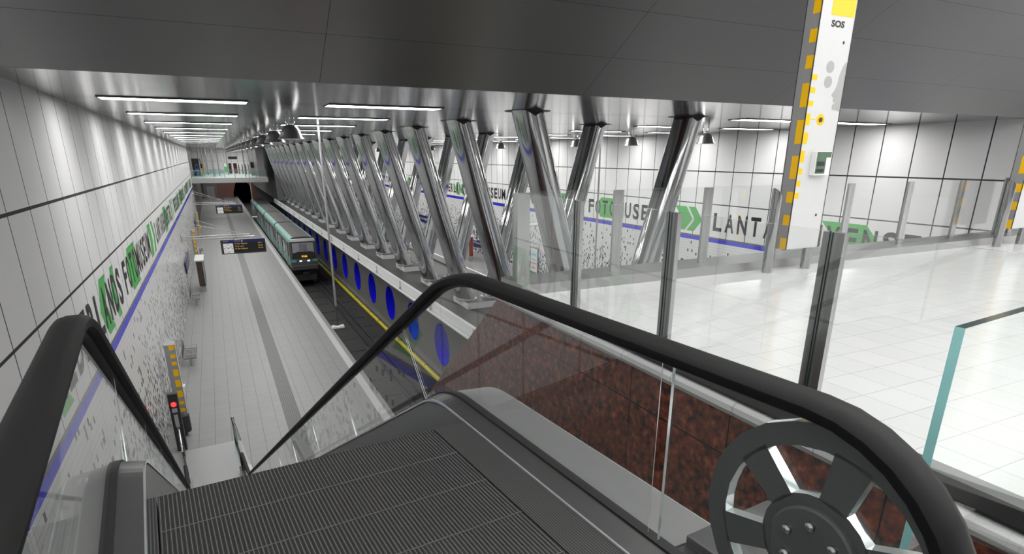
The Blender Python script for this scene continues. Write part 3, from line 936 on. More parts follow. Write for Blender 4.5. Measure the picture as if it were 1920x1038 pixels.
# newel: round glass end with the spoked drive wheel
def newel_glass(v, ua, uc):
    mb = MB()
    outer = [(uc - (RN - HT) * sin(radians(b)), ZHR - RN + (RN - HT) * cos(radians(b))) for b in range(150, -1, -10)]
    pts = outer + [(ua, ZHR - HT), (ua, ZD), (uc - .1, ZD)]
    for side in (-.006, .006): mb.add([UV(a, v + side, z) for a, z in pts], [tuple(range(len(pts)))])
    o = len(mb.v)
    mb.v += [UV(ua, v - .006, ZHR - HT), UV(ua, v + .006, ZHR - HT), UV(ua, v + .006, ZD), UV(ua, v - .006, ZD)]
    mb.f.append([o, o + 1, o + 2, o + 3]); mb.mi.append(1)
    return mb.build('glass_panel', ['glass', 'bevel'], esc)
newel_glass(VC + VH, 1.185, .73)
newel_glass(VC - VH, 1.265, .73)
def wheel(v, c):
    w = MB(); cu, cz = c; hh = .017
    NO = 24
    RO, RI, RHB = .322, .262, .141
    def pt(r, a, side): return UV(cu - r * cos(a), v + side, cz + r * sin(a))
    sp = [radians(x) for x in (18, 78, 138, 198, 258, 318)]
    hw = .036
    # build as six cells: each hole polygon bordered by rim, two spokes, hub
    edges = []
    for side in (-hh, hh):
        # rim annulus
        o = len(w.v)
        for i in range(NO):
            a = 2 * pi * i / NO + radians(18)
            w.v += [pt(RO, a, side), pt(RI, a, side)]
        for i in range(NO):
            j = (i + 1) % NO
            w.f.append([o + 2 * i, o + 2 * j, o + 2 * j + 1, o + 2 * i + 1]); w.mi.append(0)
        o = len(w.v)
        for i in range(NO): w.v.append(pt(RHB, 2 * pi * i / NO, side))
        w.f.append([o + i for i in range(NO)]); w.mi.append(0)
        for a in sp:
            o = len(w.v)
            da0 = hw / RHB; da1 = hw * 1.25 / RI
            w.v += [pt(RHB * .96, a - da0, side), pt(RHB * .96, a + da0, side), pt(RI * 1.04, a + da1, side), pt(RI * 1.04, a - da1, side)]
            w.f.append([o, o + 1, o + 2, o + 3]); w.mi.append(0)
    o = len(w.v)
    for i in range(NO):
        a = 2 * pi * i / NO + radians(18); w.v += [pt(RO, a, -hh), pt(RO, a, hh)]
    for i in range(NO):
        j = (i + 1) % NO; w.f.append([o + 2 * i, o + 2 * i + 1, o + 2 * j + 1, o + 2 * j]); w.mi.append(1)
    # hole linings
    for q in range(6):
        a0 = sp[q] ; a1 = sp[(q + 1) % 6] + (0 if q < 5 else 2 * pi)
        hole = [(RHB, a0 + hw / RHB)]
        for i in range(5): hole.append((RI, a0 + hw * 1.25 / RI + (a1 - a0 - 2 * hw * 1.25 / RI) * i / 4))
        hole += [(RHB, a1 - hw / RHB)]
        o = len(w.v); n = len(hole)
        for r, a in hole: w.v += [pt(r, a, -hh), pt(r, a, hh)]
        for i in range(n):
            j = (i + 1) % n; w.f.append([o + 2 * i, o + 2 * i + 1, o + 2 * j + 1, o + 2 * j]); w.mi.append(1)
    wo = w.build('drive_wheel', ['wheel', 'bevel'], esc, label='dark spoked handrail drive wheel')
    h = MB(); ring = lambda r, side: [pt(r, 2 * pi * i / 28, side) for i in range(28)]
    h.sweep([ring(.112, -hh), ring(.112, -hh - .012), ring(.106, -hh - .016)], caps=True); h.build('hub', 'wheel', wo)
    for a in (35, 95, 155, 215, 275, 335):
        b = MB(); p = pt(.068, radians(a), -hh - .016)
        rr = [[p + (EU * cos(2 * pi * i / 10) + Vector((0, 0, 1)) * sin(2 * pi * i / 10)) * r - EV * d for i in range(10)] for r, d in ((.013, 0), (.012, .008), (.006, .013))]
        b.sweep(rr); b.build('bolt', 'steel', wo, smooth=True)
wheel(VC + VH - .005, (.668, -.914))
wheel(VC - VH + .005, (.668, -.914))
# end cladding beside the right newel
mb = MB(); mb.box((.62, 1.36, -1.70), (1.135, 1.78, -1.195), fn=UV); mb.build('end_cladding', 'deck_dark', esc, bevel=.004)
mb = MB(); mb.box((-1.0, 1.25, -1.32), (1.15, 1.37, -1.235), fn=UV); mb.build('end_plate', 'deck_dark', esc)
mb = MB(); mb.box((-1.0, -.62, -1.70), (.2, -.32, -1.235), fn=UV); mb.build('end_cladding', 'deck_dark', esc)

# ================================================================ GLASS RAILINGS OF THE HALL
ZG = -.37
XF = 2.88; YF = 5.90
def rail_post(mb, x, y, along, w=.125, d=.035, zb=-1.40):
    if along == 'y': mb.box((x + .012, y - w / 2, zb), (x + .012 + d, y + w / 2, ZG - .01))
    else: mb.box((x - w / 2, y - .012 - d, zb), (x + w / 2, y - .012, ZG - .01))
    return mb
near = thing('glass_railing', 'glass railing with flat steel posts along the hall edge beside the escalator', 'railing', (XF, 3.0, HF))
ys = [-.45, .82, 2.09, 3.36, 4.63, 5.88]
for y in ys:
    rail_post(MB(), XF, y, 'y').build('post', 'steel', near)
for a, b in zip([y for y in ys], ys[1:]):
    b2 = MB(); y0, y1 = a + .012, b - .012
    for x in (XF - .006, XF + .006): b2.add([(x, y0, -1.42), (x, y1, -1.42), (x, y1, ZG), (x, y0, ZG)], [(0, 1, 2, 3)])
    b2.add([(XF - .006, y0, ZG), (XF + .006, y0, ZG), (XF + .006, y1, ZG), (XF - .006, y1, ZG)], [(0, 1, 2, 3)], 1)
    b2.add([(XF - .006, y0, ZG), (XF + .006, y0, ZG), (XF + .006, y0, -1.42), (XF - .006, y0, -1.42)], [(0, 1, 2, 3)], 2)
    b2.build('glass_panel', ['glass', 'bevel', 'dark_teal_edge'], near)
MB().box((XF - .05, -.5, -1.475), (XF + .06, 5.66, -1.385)).build('base_channel', 'deck_dark', near)
MB().box((XF - .028, -.5, -1.50), (XF + .04, 5.66, -1.475)).build('base_shadow_strip', 'gasket', near)  # black strip standing in for the shadow line below the channel
far = thing('glass_railing', 'glass railing with flat steel posts along the far side of the hall floor', 'railing', (7.5, YF, HF))
xs = [3.02, 4.27, 5.66, 7.05, 8.40, 9.80, 11.2, 12.52]
for x in xs: rail_post(MB(), x, YF + .05, 'x', .13, zb=-1.34).build('post', 'steel', far)
for a, b in zip(xs, xs[1:]):
    b2 = MB(); x0, x1 = a + .012, b - .012
    for y in (YF - .006, YF + .006): b2.add([(x0, y, -1.335), (x1, y, -1.335), (x1, y, ZG), (x0, y, ZG)], [(0, 1, 2, 3)])
    b2.add([(x0, YF - .006, ZG), (x0, YF + .006, ZG), (x1, YF + .006, ZG), (x1, YF - .006, ZG)], [(0, 1, 2, 3)], 1)
    b2.build('glass_panel', ['glass', 'bevel'], far)
MB().box((12.50, YF - .05, -1.335), (12.60, YF + .05, ZG + .01)).build('end_post', 'steel', far)
far2 = thing('glass_railing', 'short glass railing continuing behind the second totem at the right edge', 'railing', (15, YF, HF))
for x in (13.0, 14.4, 15.8, 17.2): rail_post(MB(), x, YF + .05, 'x', .13, zb=-1.34).build('post', 'steel', far2)
for a, b in ((13.0, 14.4), (14.4, 15.8), (15.8, 17.2)):
    b2 = MB()
    for y in (YF - .006, YF + .006): b2.add([(a + .012, y, -1.335), (b - .012, y, -1.335), (b - .012, y, ZG), (a + .012, y, ZG)], [(0, 1, 2, 3)])
    b2.build('glass_panel', 'glass', far2)
# thick free standing glass beside the escalator head
mb = MB()
ua, ub_ = .575, .597
def q(u, v, z): return UV(u, v, z)
va, vb = 1.545, 2.66
mb.add([q(ua, va, ZG), q(ua, vb, ZG), q(ua, vb, -1.5), q(ua, va, -1.5)], [(0, 1, 2, 3)], 0)
mb.add([q(ub_, va, ZG), q(ub_, vb, ZG), q(ub_, vb, -1.5), q(ub_, va, -1.5)], [(0, 1, 2, 3)], 0)
mb.add([q(ua, va, ZG), q(ub_, va, ZG), q(ub_, va, -1.5), q(ua, va, -1.5)], [(0, 1, 2, 3)], 1)
mb.add([q(ua, va, ZG), q(ub_, va, ZG), q(ub_, vb, ZG), q(ua, vb, ZG)], [(0, 1, 2, 3)], 2)
o = mb.build('glass_screen', ['glass', 'teal_edge', 'dark_teal_edge'])
tag(o, 'thick free standing glass screen with a bright turquoise edge beside the spoked wheel', 'screen')

# ================================================================ INFORMATION TOTEMS
def totem(x, y, z, lab, face='y', hall=True):
    """white column with amber blocks; face 'y' = front towards -Y, face 'x' = front towards +X"""
    W, D, H = .61, (.21 if hall else .34), 3.22 if hall else 2.95
    def fn(a, b, c):                      # a across the front, b depth (behind front), c up
        if face == 'y': return (x + a, y + b, z + c)
        return (x - b, y + a, z + c)      # front looks towards +X, side towards -Y
    e = 1 if face == 'y' else 1
    t = thing('sos_totem', lab, 'totem', fn(W / 2, D / 2, -.28))
    mb = MB(); mb.box((.006, .004, 0), (W - .006, D - .004, H), fn=fn); mb.build('body', 'totem_side', t)
    mb = MB(); mb.box((.008, 0, .006), (W - .006, .005, H - .01), fn=fn); mb.build('front_panel', 'totem_face', t)
    mb = MB(); mb.box((0, -.004, 0), (.010, .006, H), fn=fn); mb.box((W - .008, -.004, 0), (W, .006, H), fn=fn); mb.box((0, D - .007, 0), (.008, D, H), fn=fn); mb.build('edge_trim', 'dark_metal', t)
    ff = lambda a, c: fn(a, -.0015, c)
    def rect(mb, a0, a1, c0, c1): mb.add([ff(a0, c0), ff(a1, c0), ff(a1, c1), ff(a0, c1)], [(0, 1, 2, 3)])
    fr = [(.65, .724, .09), (.80, .872, .088), (.944, 1.018, .09), (1.092, 1.23, .09), (1.311, 1.445, .098), (1.526, 1.662, .09), (1.743, 1.806, .104), (1.892, 1.954, .104), (2.035, 2.096, .106)]
    for c0, c1, a1 in fr:
        mb = MB(); rect(mb, .014, a1, c0, c1); mb.build('amber_block', 'yellow', t)
    mb = MB(); rect(mb, .18, .588, 2.74, 3.08 if hall else 2.93); mb.build('amber_block', 'yellow', t)
    mb = MB(); rect(mb, .10, .18, 1.592, 1.604); mb.build('amber_line', 'yellow', t)
    mb = MB(); n = 20; o = len(mb.v)
    for i in range(n): a = 2 * pi * i / n; mb.v += [Vector(ff(.276 + .072 * cos(a), 1.594 + .067 * sin(a)))]
    mb.f.append([o + i for i in range(n)]); mb.mi.append(0)
    mb.build('amber_ring', 'yellow', t)
    sd = lambda b, c: fn(-.0015 + .006, b, c)
    sr = [(2.752, 2.93), (2.447, 2.59), (2.163, 2.309), (1.733, 2.004), (1.312, 1.589), (.892, 1.169), (.597, .735), (.312, .444), (.004, .15)]
    for c0, c1 in sr:
        b0, b1 = (.006, .110) if hall else (.02, .19)
        mb = MB(); mb.add([sd(b0, c0), sd(b1, c0), sd(b1, c1), sd(b0, c1)], [(0, 1, 2, 3)]); mb.build('side_block', 'yellow', t)
    mb = MB()
    text_on(mb, 'SOS', ff(.208, 2.617), Vector(ff(.440, 2.617)) - Vector(ff(.208, 2.617)), (0, 0, .075), offset=.045)
    for (a, c) in ((.474, 2.466), (.476, .431)):
        o = len(mb.v)
        for i in range(16): w = 2 * pi * i / 16; mb.v.append(Vector(ff(a + .018 * cos(w), c + .018 * sin(w))))
        mb.f.append([o + i for i in range(16)]); mb.mi.append(0)
    mb.build('black_print', 'letter', t)
    mb = MB()
    for (a, c) in ((.307, 2.191), (.306, 2.024)):
        o = len(mb.v)
        for i in range(20): w = 2 * pi * i / 20; mb.v.append(Vector(ff(a + .071 * cos(w), c + .068 * sin(w))))
        mb.f.append([o + i for i in range(20)]); mb.mi.append(0)
    head = [(.60, 2.262), (.577, 2.252), (.545, 2.225), (.518, 2.17), (.500, 2.12), (.490, 2.083), (.486, 2.03), (.476, 1.99), (.452, 1.94), (.418, 1.90), (.405, 1.883), (.412, 1.868), (.440, 1.858), (.448, 1.848), (.440, 1.838), (.452, 1.815), (.448, 1.80), (.475, 1.806), (.478, 1.782), (.452, 1.776), (.447, 1.74), (.452, 1.722), (.49, 1.712), (.530, 1.710), (.576, 1.700), (.60, 1.70)]
    mb.add([ff(a, c) for a, c in head], [tuple(range(len(head)))])
    mb.build('grey_print', 'pale_grey', t)
    mb = MB(); o = Vector(ff(.276, 1.594))
    ax = Vector(ff(1, 0)) - Vector(ff(0, 0)); nrm = Vector(fn(0, -1, 0)) - Vector(fn(0, 0, 0))
    mb.sweep([[o + ax * r * cos(2 * pi * i / 16) + Vector((0, 0, 1)) * r * sin(2 * pi * i / 16) + nrm * d for i in range(16)] for r, d in ((.030, .002), (.028, .012), (.016, .014))])
    mb.build('call_button', 'case_brown', t, smooth=True)
    # the projecting intercom box
    mb = MB(); mb.box((.215, -.075, .935), (.50, 0, 1.225), fn=fn); bx = mb.build('intercom_box', 'white', t, bevel=.006)
    mb = MB(); mb.add([fn(.225, -.0765, .955), fn(.405, -.0765, .955), fn(.405, -.0765, 1.15), fn(.225, -.0765, 1.15)], [(0, 1, 2, 3)]); mb.add([fn(.225, -.0765, 1.15), fn(.49, -.0765, 1.15), fn(.49, -.0765, 1.215), fn(.225, -.0765, 1.215)], [(0, 1, 2, 3)])
    mb.build('green_window', 'intercom_green', bx)
    mb = MB(); mb.box((.25, -.079, 1.05), (.38, -.076, 1.10), fn=fn); mb.box((.25, -.079, .975), (.38, -.076, 1.01), fn=fn); mb.build('slot', 'dark_metal', bx)
    if hall:
        for a in (-.26, .46):
            b = MB(); r = .062; n = 20; cx_, cy_ = x + a, y + .03
            ring0 = [(cx_ + r * cos(2 * pi * i / n), cy_ + r * sin(2 * pi * i / n), HF) for i in range(n)]
            ring1 = [(cx_ + r * cos(2 * pi * i / n), cy_ + r * sin(2 * pi * i / n), (z + .72 - 1.1 * (r * cos(2 * pi * i / n))) if a < 0 else z) for i in range(n)]
            b.sweep([ring0, ring1]); b.build('support_post', 'polished', t, smooth=True)
    else:
        for a in (.12, .46):
            p = fn(a, .055, 0); b = MB(); b.tube([(p[0], p[1], PF), (p[0], p[1], z)], .05, 12); b.build('support_post', 'polished', t)
    return t
M['intercom_green'] = plain('green_intercom_window', (.09, .16, .10), .2, 0, .7, mottle=.3)
totem(6.64, 5.45, -1.17, 'tall white SOS totem with amber blocks standing on two posts in the hall')
totem(12.02, 5.45, -1.17, 'SOS totem with amber blocks cut off by the right edge of the view')
totem(-2.12, 24.0, -9.5, 'SOS totem with amber blocks by the mosaic wall at the foot of the escalator', 'x', False)
totem(-2.2, 63.5, -9.5, 'small distant SOS totem on the platform behind the glass advertising case', 'x', False)
totem(-2.2, 84.0, -9.5, 'farthest SOS totem on the platform, beyond the second departure board', 'x', False)

# ================================================================ TRAIN
TX0, TX1 = 5.27, 7.60; TC = (TX0 + TX1) / 2
train = thing('metro_train', 'grey and turquoise metro train of four carriages standing at the near platform', 'train', (TC, 55.9, TF))
CL, GAP = 13.75, .47
def body_prof():
    return [(TX0 + .05, -9.62), (TX0, -9.3), (TX0, -8.3), (TX0 + .03, -7.3), (TX0 + .10, -7.05), (TX0 + .28, -6.88), (TC, -6.82), (TX1 - .28, -6.88), (TX1 - .10, -7.05), (TX1 - .03, -7.3), (TX1, -8.3), (TX1, -9.3), (TX1 - .05, -9.62)]
for c in range(4):
    ya_ = 55.9 + c * (CL + GAP); yb2 = ya_ + CL
    rings = [[(x, y, z) for x, z in body_prof()] for y in ((ya_ + (.35 if c == 0 else 0)), yb2)]
    mb = MB(); mb.sweep(rings)
    car = mb.build('carriage', 'train_grey', train, label='%s carriage from the front' % ORD[c])
    mb = MB(); r = [(TX0 + .40, -6.845), (TC, -6.80), (TX1 - .40, -6.845), (TX1 - .40, -6.86), (TC, -6.83), (TX0 + .40, -6.86)]
    mb.sweep([[(x, y, z) for x, z in r] for y in (ya_ + .5, yb2 - .05)]); mb.build('roof', 'train_roof', car)
    for s in (0, 1):
        f = (lambda x: x) if s == 0 else (lambda x: 2 * TC - x)
        mb = MB(); pts = [(f(TX0 + .02), -7.30), (f(TX0 + .09), -7.045), (f(TX0 + .275), -6.87), (f(TX0 + .40), -6.845), (f(TX0 + .38), -6.90), (f(TX0 + .1), -7.10), (f(TX0 + .06), -7.32)]
        mb.sweep([[(x, y, z) for x, z in pts] for y in (ya_ + .35, yb2)]); mb.build('cant_rail', 'teal_light', car)
        mb = MB(); mb.box((min(f(TX0 - .012), f(TX0 + .01)), ya_ + .45, -9.35), (max(f(TX0 - .012), f(TX0 + .01)), yb2 - .03, -8.62)); mb.build('waist_band', 'teal', car)
        if s == 1: continue
        nd = 3
        for d in range(nd):
            yd = ya_ + 2.3 + d * 4.55
            mb = MB(); mb.box((TX0 - .03, yd - .72, -9.55), (TX0 + .02, yd + .72, -7.42)); dr = mb.build('door', 'teal_dark', car)
            for kk in (-1, 1):
                mb = MB(); mb.box((TX0 - .034, yd + (.05 if kk > 0 else -.60), -8.62), (TX0 - .028, yd + (.60 if kk > 0 else -.05), -7.62)); mb.build('door_window', 'train_window', car)
            mb = MB(); mb.box((TX0 - .036, yd - .02, -9.5), (TX0 - .029, yd + .02, -7.45)); mb.box((TX0 - .034, yd - .76, -9.55), (TX0, yd - .70, -7.4)); mb.box((TX0 - .034, yd + .70, -9.55), (TX0, yd + .76, -7.4)); mb.build('door_seal', 'gasket', car)
        for yw in (ya_ + 4.58, ya_ + 9.13):
            mb = MB(); mb.box((TX0 - .014, yw - .85, -8.55), (TX0 + .01, yw + .85, -7.60)); mb.build('window', 'train_window', car)
    mb = MB(); mb.box((TX0 + .1, ya_ + .9, TF + .35), (TX1 - .1, yb2 - .3, -9.6)); mb.build('underframe', 'dark_metal', car)
    if c < 3:
        mb = MB(); mb.box((TX0 + .12, yb2, -9.5), (TX1 - .12, yb2 + GAP, -7.25)); mb.build('gangway', 'gasket', car)
# cab front
yf = 55.9
def fr(x, z, out=0.0):      # front face leans back towards the roof
    t_ = (z + 9.6) / 2.8
    return (x, yf + .04 + .42 * max(0, t_) ** 1.6 - out, z)
mb = MB()
W0 = [(TX0 + .02, -9.55), (TX0 + .04, -8.5), (TX0 + .10, -7.20), (TX1 - .10, -7.20), (TX1 - .04, -8.5), (TX1 - .02, -9.55)]
mb.add([fr(x, z) for x, z in W0] + [(x, yf + .8, z) for x, z in W0], [(0, 1, 2, 3, 4, 5)] + [(i, (i + 1) % 6, 6 + (i + 1) % 6, 6 + i) for i in range(6)])
cab = mb.build('cab', 'train_grey', train)
mb = MB(); mb.add([fr(TX0 + .09, -7.22, .03), fr(TX1 - .09, -7.22, .03), (TX1 - .12, yf + .30, -7.02), (TX1 - .34, yf + .55, -6.84), (TX0 + .34, yf + .55, -6.84), (TX0 + .12, yf + .30, -7.02)], [(0, 1, 2, 5), (5, 2, 3, 4)])
mb.add([fr(TX0 + .09, -7.22, .03), fr(TX1 - .09, -7.22, .03), fr(TX1 - .09, -7.26, 0), fr(TX0 + .09, -7.26, 0)], [(0, 1, 2, 3)]); mb.build('brow', 'white_metal', cab, label='white brow')
mb = MB(); mb.add([fr(TX0 + .18, -8.72, .01), fr(TX0 + .20, -7.30, .01), fr(TX1 - .20, -7.30, .01), fr(TX1 - .18, -8.72, .01)], [(0, 1, 2, 3)]); mb.build('mask', 'dark_glass', cab)
mb = MB(); mb.add([fr(TX0 + .24, -8.22, .02), fr(TX0 + .26, -7.36, .02), fr(TX1 - .26, -7.36, .02), fr(TX1 - .24, -8.22, .02), fr(TX1 - .55, -8.12, .02), fr(TX0 + .75, -8.12, .02)], [(0, 1, 2, 3, 4, 5)]); ws = mb.build('windshield', 'windshield', cab)
mb = MB(); mb.add([fr(TC - .32, -8.14, .03), fr(TC - .34, -7.42, .03), fr(TC + .38, -7.42, .03), fr(TC + .36, -8.14, .03)], [(0, 1, 2, 3)]); mb.build('inner_door', 'train_window', ws)
for x in (TX0 + .02, TX1 - .46):
    mb = MB(); mb.add([fr(x, -9.02, .02), fr(x, -8.80, .02), fr(x + .44, -8.80, .02), fr(x + .44, -9.02, .02)], [(0, 1, 2, 3)]); mb.build('corner_patch', 'teal', cab, label='turquoise corner patch')
for x in (TC - .42, TC + .26):
    mb = MB(); mb.add([fr(x, -8.98, .03), fr(x, -8.88, .03), fr(x + .20, -8.88, .03), fr(x + .20, -8.98, .03)], [(0, 1, 2, 3)]); mb.build('headlight', 'headlight', cab)
mb = MB(); text_on(mb, '72', fr(TC - .11, -8.98, .03), (.24, 0, 0), (0, -.0, .10)); mb.build('number', 'pale_grey', cab)
mb = MB(); text_on(mb, '0166', fr(TC - .20, -8.62, .04), (.48, 0, 0), (0, 0, .20), offset=.03); mb.build('destination_digits', 'orange_led', cab)
mb = MB(); mb.box((TX0 + .08, yf - .10, -9.72), (TX1 - .08, yf + .4, -9.30)); mb.build('bumper', 'train_grey', cab, bevel=.05)
for x in (TX0 + .30, TX1 - .55):
    mb = MB(); mb.disc((x, yf + .55, TF + .50), (0, 1, 0), (0, 0, 1), .40, 20, depth=(.24, 0, 0)); mb.build('wheel', 'gasket', train)
mb = MB(); mb.box((TC - .25, yf - .15, -10.15), (TC + .25, yf + .5, -9.9)); mb.box((TX0 + .25, yf + .1, -10.7), (TX1 - .25, yf + .35, -10.2)); mb.build('coupler', 'dark_metal', train)

# track: running strips, rails and sleepers
for nm, cxx in (('near', TC), ('far', 2 * XM - TC)):
    t = thing('track', 'steel rails and dark running strips of the %s track' % nm, 'track', (cxx, 60, TF))
    for s in (-1, 1):
        mb = MB(); mb.box((cxx + s * .98 - .16, 8, TF), (cxx + s * .98 + .16, 168, TF + .09)); mb.build('running_strip', 'dark_metal', t)
        mb = MB(); mb.box((cxx + s * .72 - .035, 8, TF), (cxx + s * .72 + .035, 168, TF + .13)); mb.build('rail', 'rail', t)
        mb = MB(); mb.box((cxx + s * 1.32 - .03, 8, TF + .12), (cxx + s * 1.32 + .03, 168, TF + .24)); mb.build('guide_rail', 'rail', t)
    for kk in range(0, 20):
        y = 14 + kk * 2.62; MB().box((cxx - 1.15, y - .09, TF - .02), (cxx + 2.2, y + .09, TF + .012)).build('sleeper', 'gasket', t)

# ================================================================ SIGNS AND BOARDS
def board(Y, lab, lab2):
    arm = thing('bracket_arm', lab2, 'bracket', (XL, Y, -5.9))
    for zz_ in (-5.76, -5.94): MB().tube([(XL + .013, Y, zz_), (2.35 if zz_ < -5.8 else 2.0, Y, zz_)], .055 if zz_ < -5.8 else .04, 10).build('arm_tube', 'satin', arm, smooth=True)
    MB().tube([(XL + .06, Y - 2.6, -4.35), (1.5, Y, -5.75)], .022, 8).build('stay', 'satin', arm)
    MB().tube([(XL + .06, Y + 2.6, -4.35), (1.5, Y, -5.75)], .022, 8).build('stay', 'satin', arm)
    MB().box((XL + .013, Y - .14, -6.12), (XL + .05, Y + .14, -5.6)).build('wall_plate', 'satin', arm)
    MB().box((XL + .013, Y - 2.7, -4.45), (XL + .04, Y - 2.5, -4.25)).build('wall_plate', 'satin', arm)
    t = thing('departure_board', lab, 'sign', (1.5, Y, -6.1))
    x0, x1, z0, z1 = -.13, 3.07, -7.20, -6.13
    MB().box((x0, Y - .12, z0), (x1, Y + .12, z1)).build('housing', 'dark_metal', t, bevel=.01)
    yy = Y - .124
    MB().add([(x0 + .16, yy, z1 - .21), (x1 - .06, yy, z1 - .21), (x1 - .06, yy, z1 - .03), (x0 + .16, yy, z1 - .03)], [(0, 1, 2, 3)]).build('header', 'blue_sign', t, label='dark blue header')
    MB().add([(x0 + .92, yy, z0 + .12), (x1 - .06, yy, z0 + .12), (x1 - .06, yy, z1 - .24), (x0 + .92, yy, z1 - .24)], [(0, 1, 2, 3)]).build('screen', 'dark_glass', t)
    cxk, czk = x0 + .51, (z0 + z1) / 2 - .10
    cf = MB().add([(cxk - .345, yy - .002, czk - .37), (cxk + .345, yy - .002, czk - .37), (cxk + .345, yy - .002, czk + .37), (cxk - .345, yy - .002, czk + .37)], [(0, 1, 2, 3)]).build('clock_face', 'clock_face', t, label='white clock face')
    for h in range(12):
        mb = MB()
        a = h * pi / 6; r0, r1 = (.22, .31) if h % 3 == 0 else (.26, .31); w = .022 if h % 3 == 0 else .012
        dx, dz = sin(a), cos(a); px, pz = dz * w, -dx * w
        mb.add([(cxk + dx * r0 + px, yy - .004, czk + dz * r0 + pz), (cxk + dx * r1 + px, yy - .004, czk + dz * r1 + pz), (cxk + dx * r1 - px, yy - .004, czk + dz * r1 - pz), (cxk + dx * r0 - px, yy - .004, czk + dz * r0 - pz)], [(0, 1, 2, 3)])
        mb.build('hour_mark', 'letter', cf)
    for (a, L, w) in ((radians(60), .27, .014), (radians(298), .17, .018)):
        dx, dz = sin(a), cos(a); px, pz = dz * w, -dx * w
        MB().add([(cxk - dx * .04 + px, yy - .006, czk - dz * .04 + pz), (cxk + dx * L + px, yy - .006, czk + dz * L + pz), (cxk + dx * L - px, yy - .006, czk + dz * L - pz), (cxk - dx * .04 - px, yy - .006, czk - dz * .04 - pz)], [(0, 1, 2, 3)]).build('clock_hand', 'letter', cf)
    for i, (a, b) in enumerate((('A Den Helder', '25,-'), ('C-D Lens', '22 min'), ('A Den Helder', '39 min'))):
        z = z1 - .36 - i * .19
        mb = MB(); text_on(mb, ('D De Akkers', 'C-D Lens', 'D De Akkers')[i], (x0 + 1.0, yy - .003, z), (.88 if i != 1 else .62, 0, 0), (0, 0, .095)); text_on(mb, ('25,-', '22 min', '39 min')[i], (x1 - .55, yy - .003, z), (.34, 0, 0), (0, 0, .095))
        mb.build('text_line', 'amber_text', t)
    mb = MB(); text_on(mb, 'Spoor 2', (x0 + .18, yy - .003, z1 - .15), (.36, 0, 0), (0, 0, .08)); text_on(mb, 'Richting', (x0 + .98, yy - .003, z1 - .15), (.42, 0, 0), (0, 0, .085))
    mb.disc((x0 + 1.52, yy - .003, z1 - .11), (1, 0, 0), (0, 0, 1), .05, 12); mb.build('header_text', 'letter_white', t)
    for x in (.15, 2.1): MB().tube([(x, Y, z1), (x, Y, -5.94)], .035, 8).build('hanger', 'white_metal', t)
    MB().box((.9, Y - .05, z1), (1.25, Y + .05, z1 + .03)).build('cap_light', 'white', t)
board(51.0, 'dark departure board with clock hanging over the platform, the nearer one', 'steel bracket arm on the left wall carrying the nearer departure board')
board(88.4, 'dark departure board with clock, the farther and smaller one', 'steel bracket arm on the left wall carrying the farther departure board')

def wall_sign(y0_, y1_, z0, z1, side, lab, txt='Wilhelminaplein'):
    x = XL + .10 if side == 'l' else XR - .10
    s = 1 if side == 'l' else -1
    t = thing('station_sign', lab, 'sign', (x, (y0_ + y1_) / 2, z0))
    MB().box((min(x, x - s * .06), y0_, z0), (max(x, x - s * .06), y1_, z1)).build('panel', 'blue_sign', t)
    MB().box((min(x - s * .06, x - s * .10), y0_ + .5, (z0 + z1) / 2 - .1), (max(x - s * .06, x - s * .10), y0_ + .8, (z0 + z1) / 2 + .1)).build('wall_mount', 'satin', t)
    mb = MB()
    if side == 'l': text_on(mb, txt, (x + .004, y0_ + .5, z0 + .28), (0, y1_ - y0_ - 1.0, 0), (0, 0, (z1 - z0) * .42))
    else: text_on(mb, txt, (x - .004, y1_ - .3, z0 + .28), (0, -(y1_ - y0_ - .6), 0), (0, 0, (z1 - z0) * .42))
    mb.build('station_name', 'letter_white', t)
wall_sign(49.5, 56.0, -8.28, -7.42, 'l', 'dark blue station name sign on the mosaic wall, the nearer one on the left')
wall_sign(83.5, 90.5, -8.28, -7.5, 'l', 'dark blue station name sign on the mosaic wall, the farther one on the left')
wall_sign(74.0, 80.5, -8.3, -7.4, 'r', 'dark blue station name sign on the right wall, seen between pillars')
wall_sign(54.5, 60.5, -9.15, -8.55, 'r', 'dark blue station name strip on the right wall below the framed map')

# framed map and posters on the right wall
t = thing('framed_map', 'dark framed map hung on the mosaic of the right wall, seen between pillars', 'map', (XR - .1, 57.6, -8.5))
MB().box((XR - .14, 56.7, -8.52), (XR - .02, 58.5, -7.35)).build('frame', 'dark_metal', t)
MB().box((XR - .15, 57.0, -8.38), (XR - .138, 58.2, -7.5)).build('print', 'poster_white', t)
t = thing('poster', 'white poster with small coloured print on the right mosaic wall, behind the hall railing', 'poster', (XR, 45.6, -10))
MB().box((XR - .10, 44.95, -9.75), (XR - .01, 46.35, -7.55)).build('frame', 'dark_metal', t)
MB().box((XR - .11, 45.05, -9.65), (XR - .098, 46.25, -7.6)).build('print', 'poster_white', t)
MB().box((XR - .115, 45.2, -8.25), (XR - .108, 46.1, -8.0)).box((XR - .115, 45.35, -8.65), (XR - .108, 46.0, -8.5)).build('cyan_block', 'cyan', t)
MB().box((XR - .115, 45.1, -8.95), (XR - .108, 46.2, -8.85)).box((XR - .115, 45.4, -9.35), (XR - .108, 46.0, -9.2)).build('pink_block', 'pink', t)

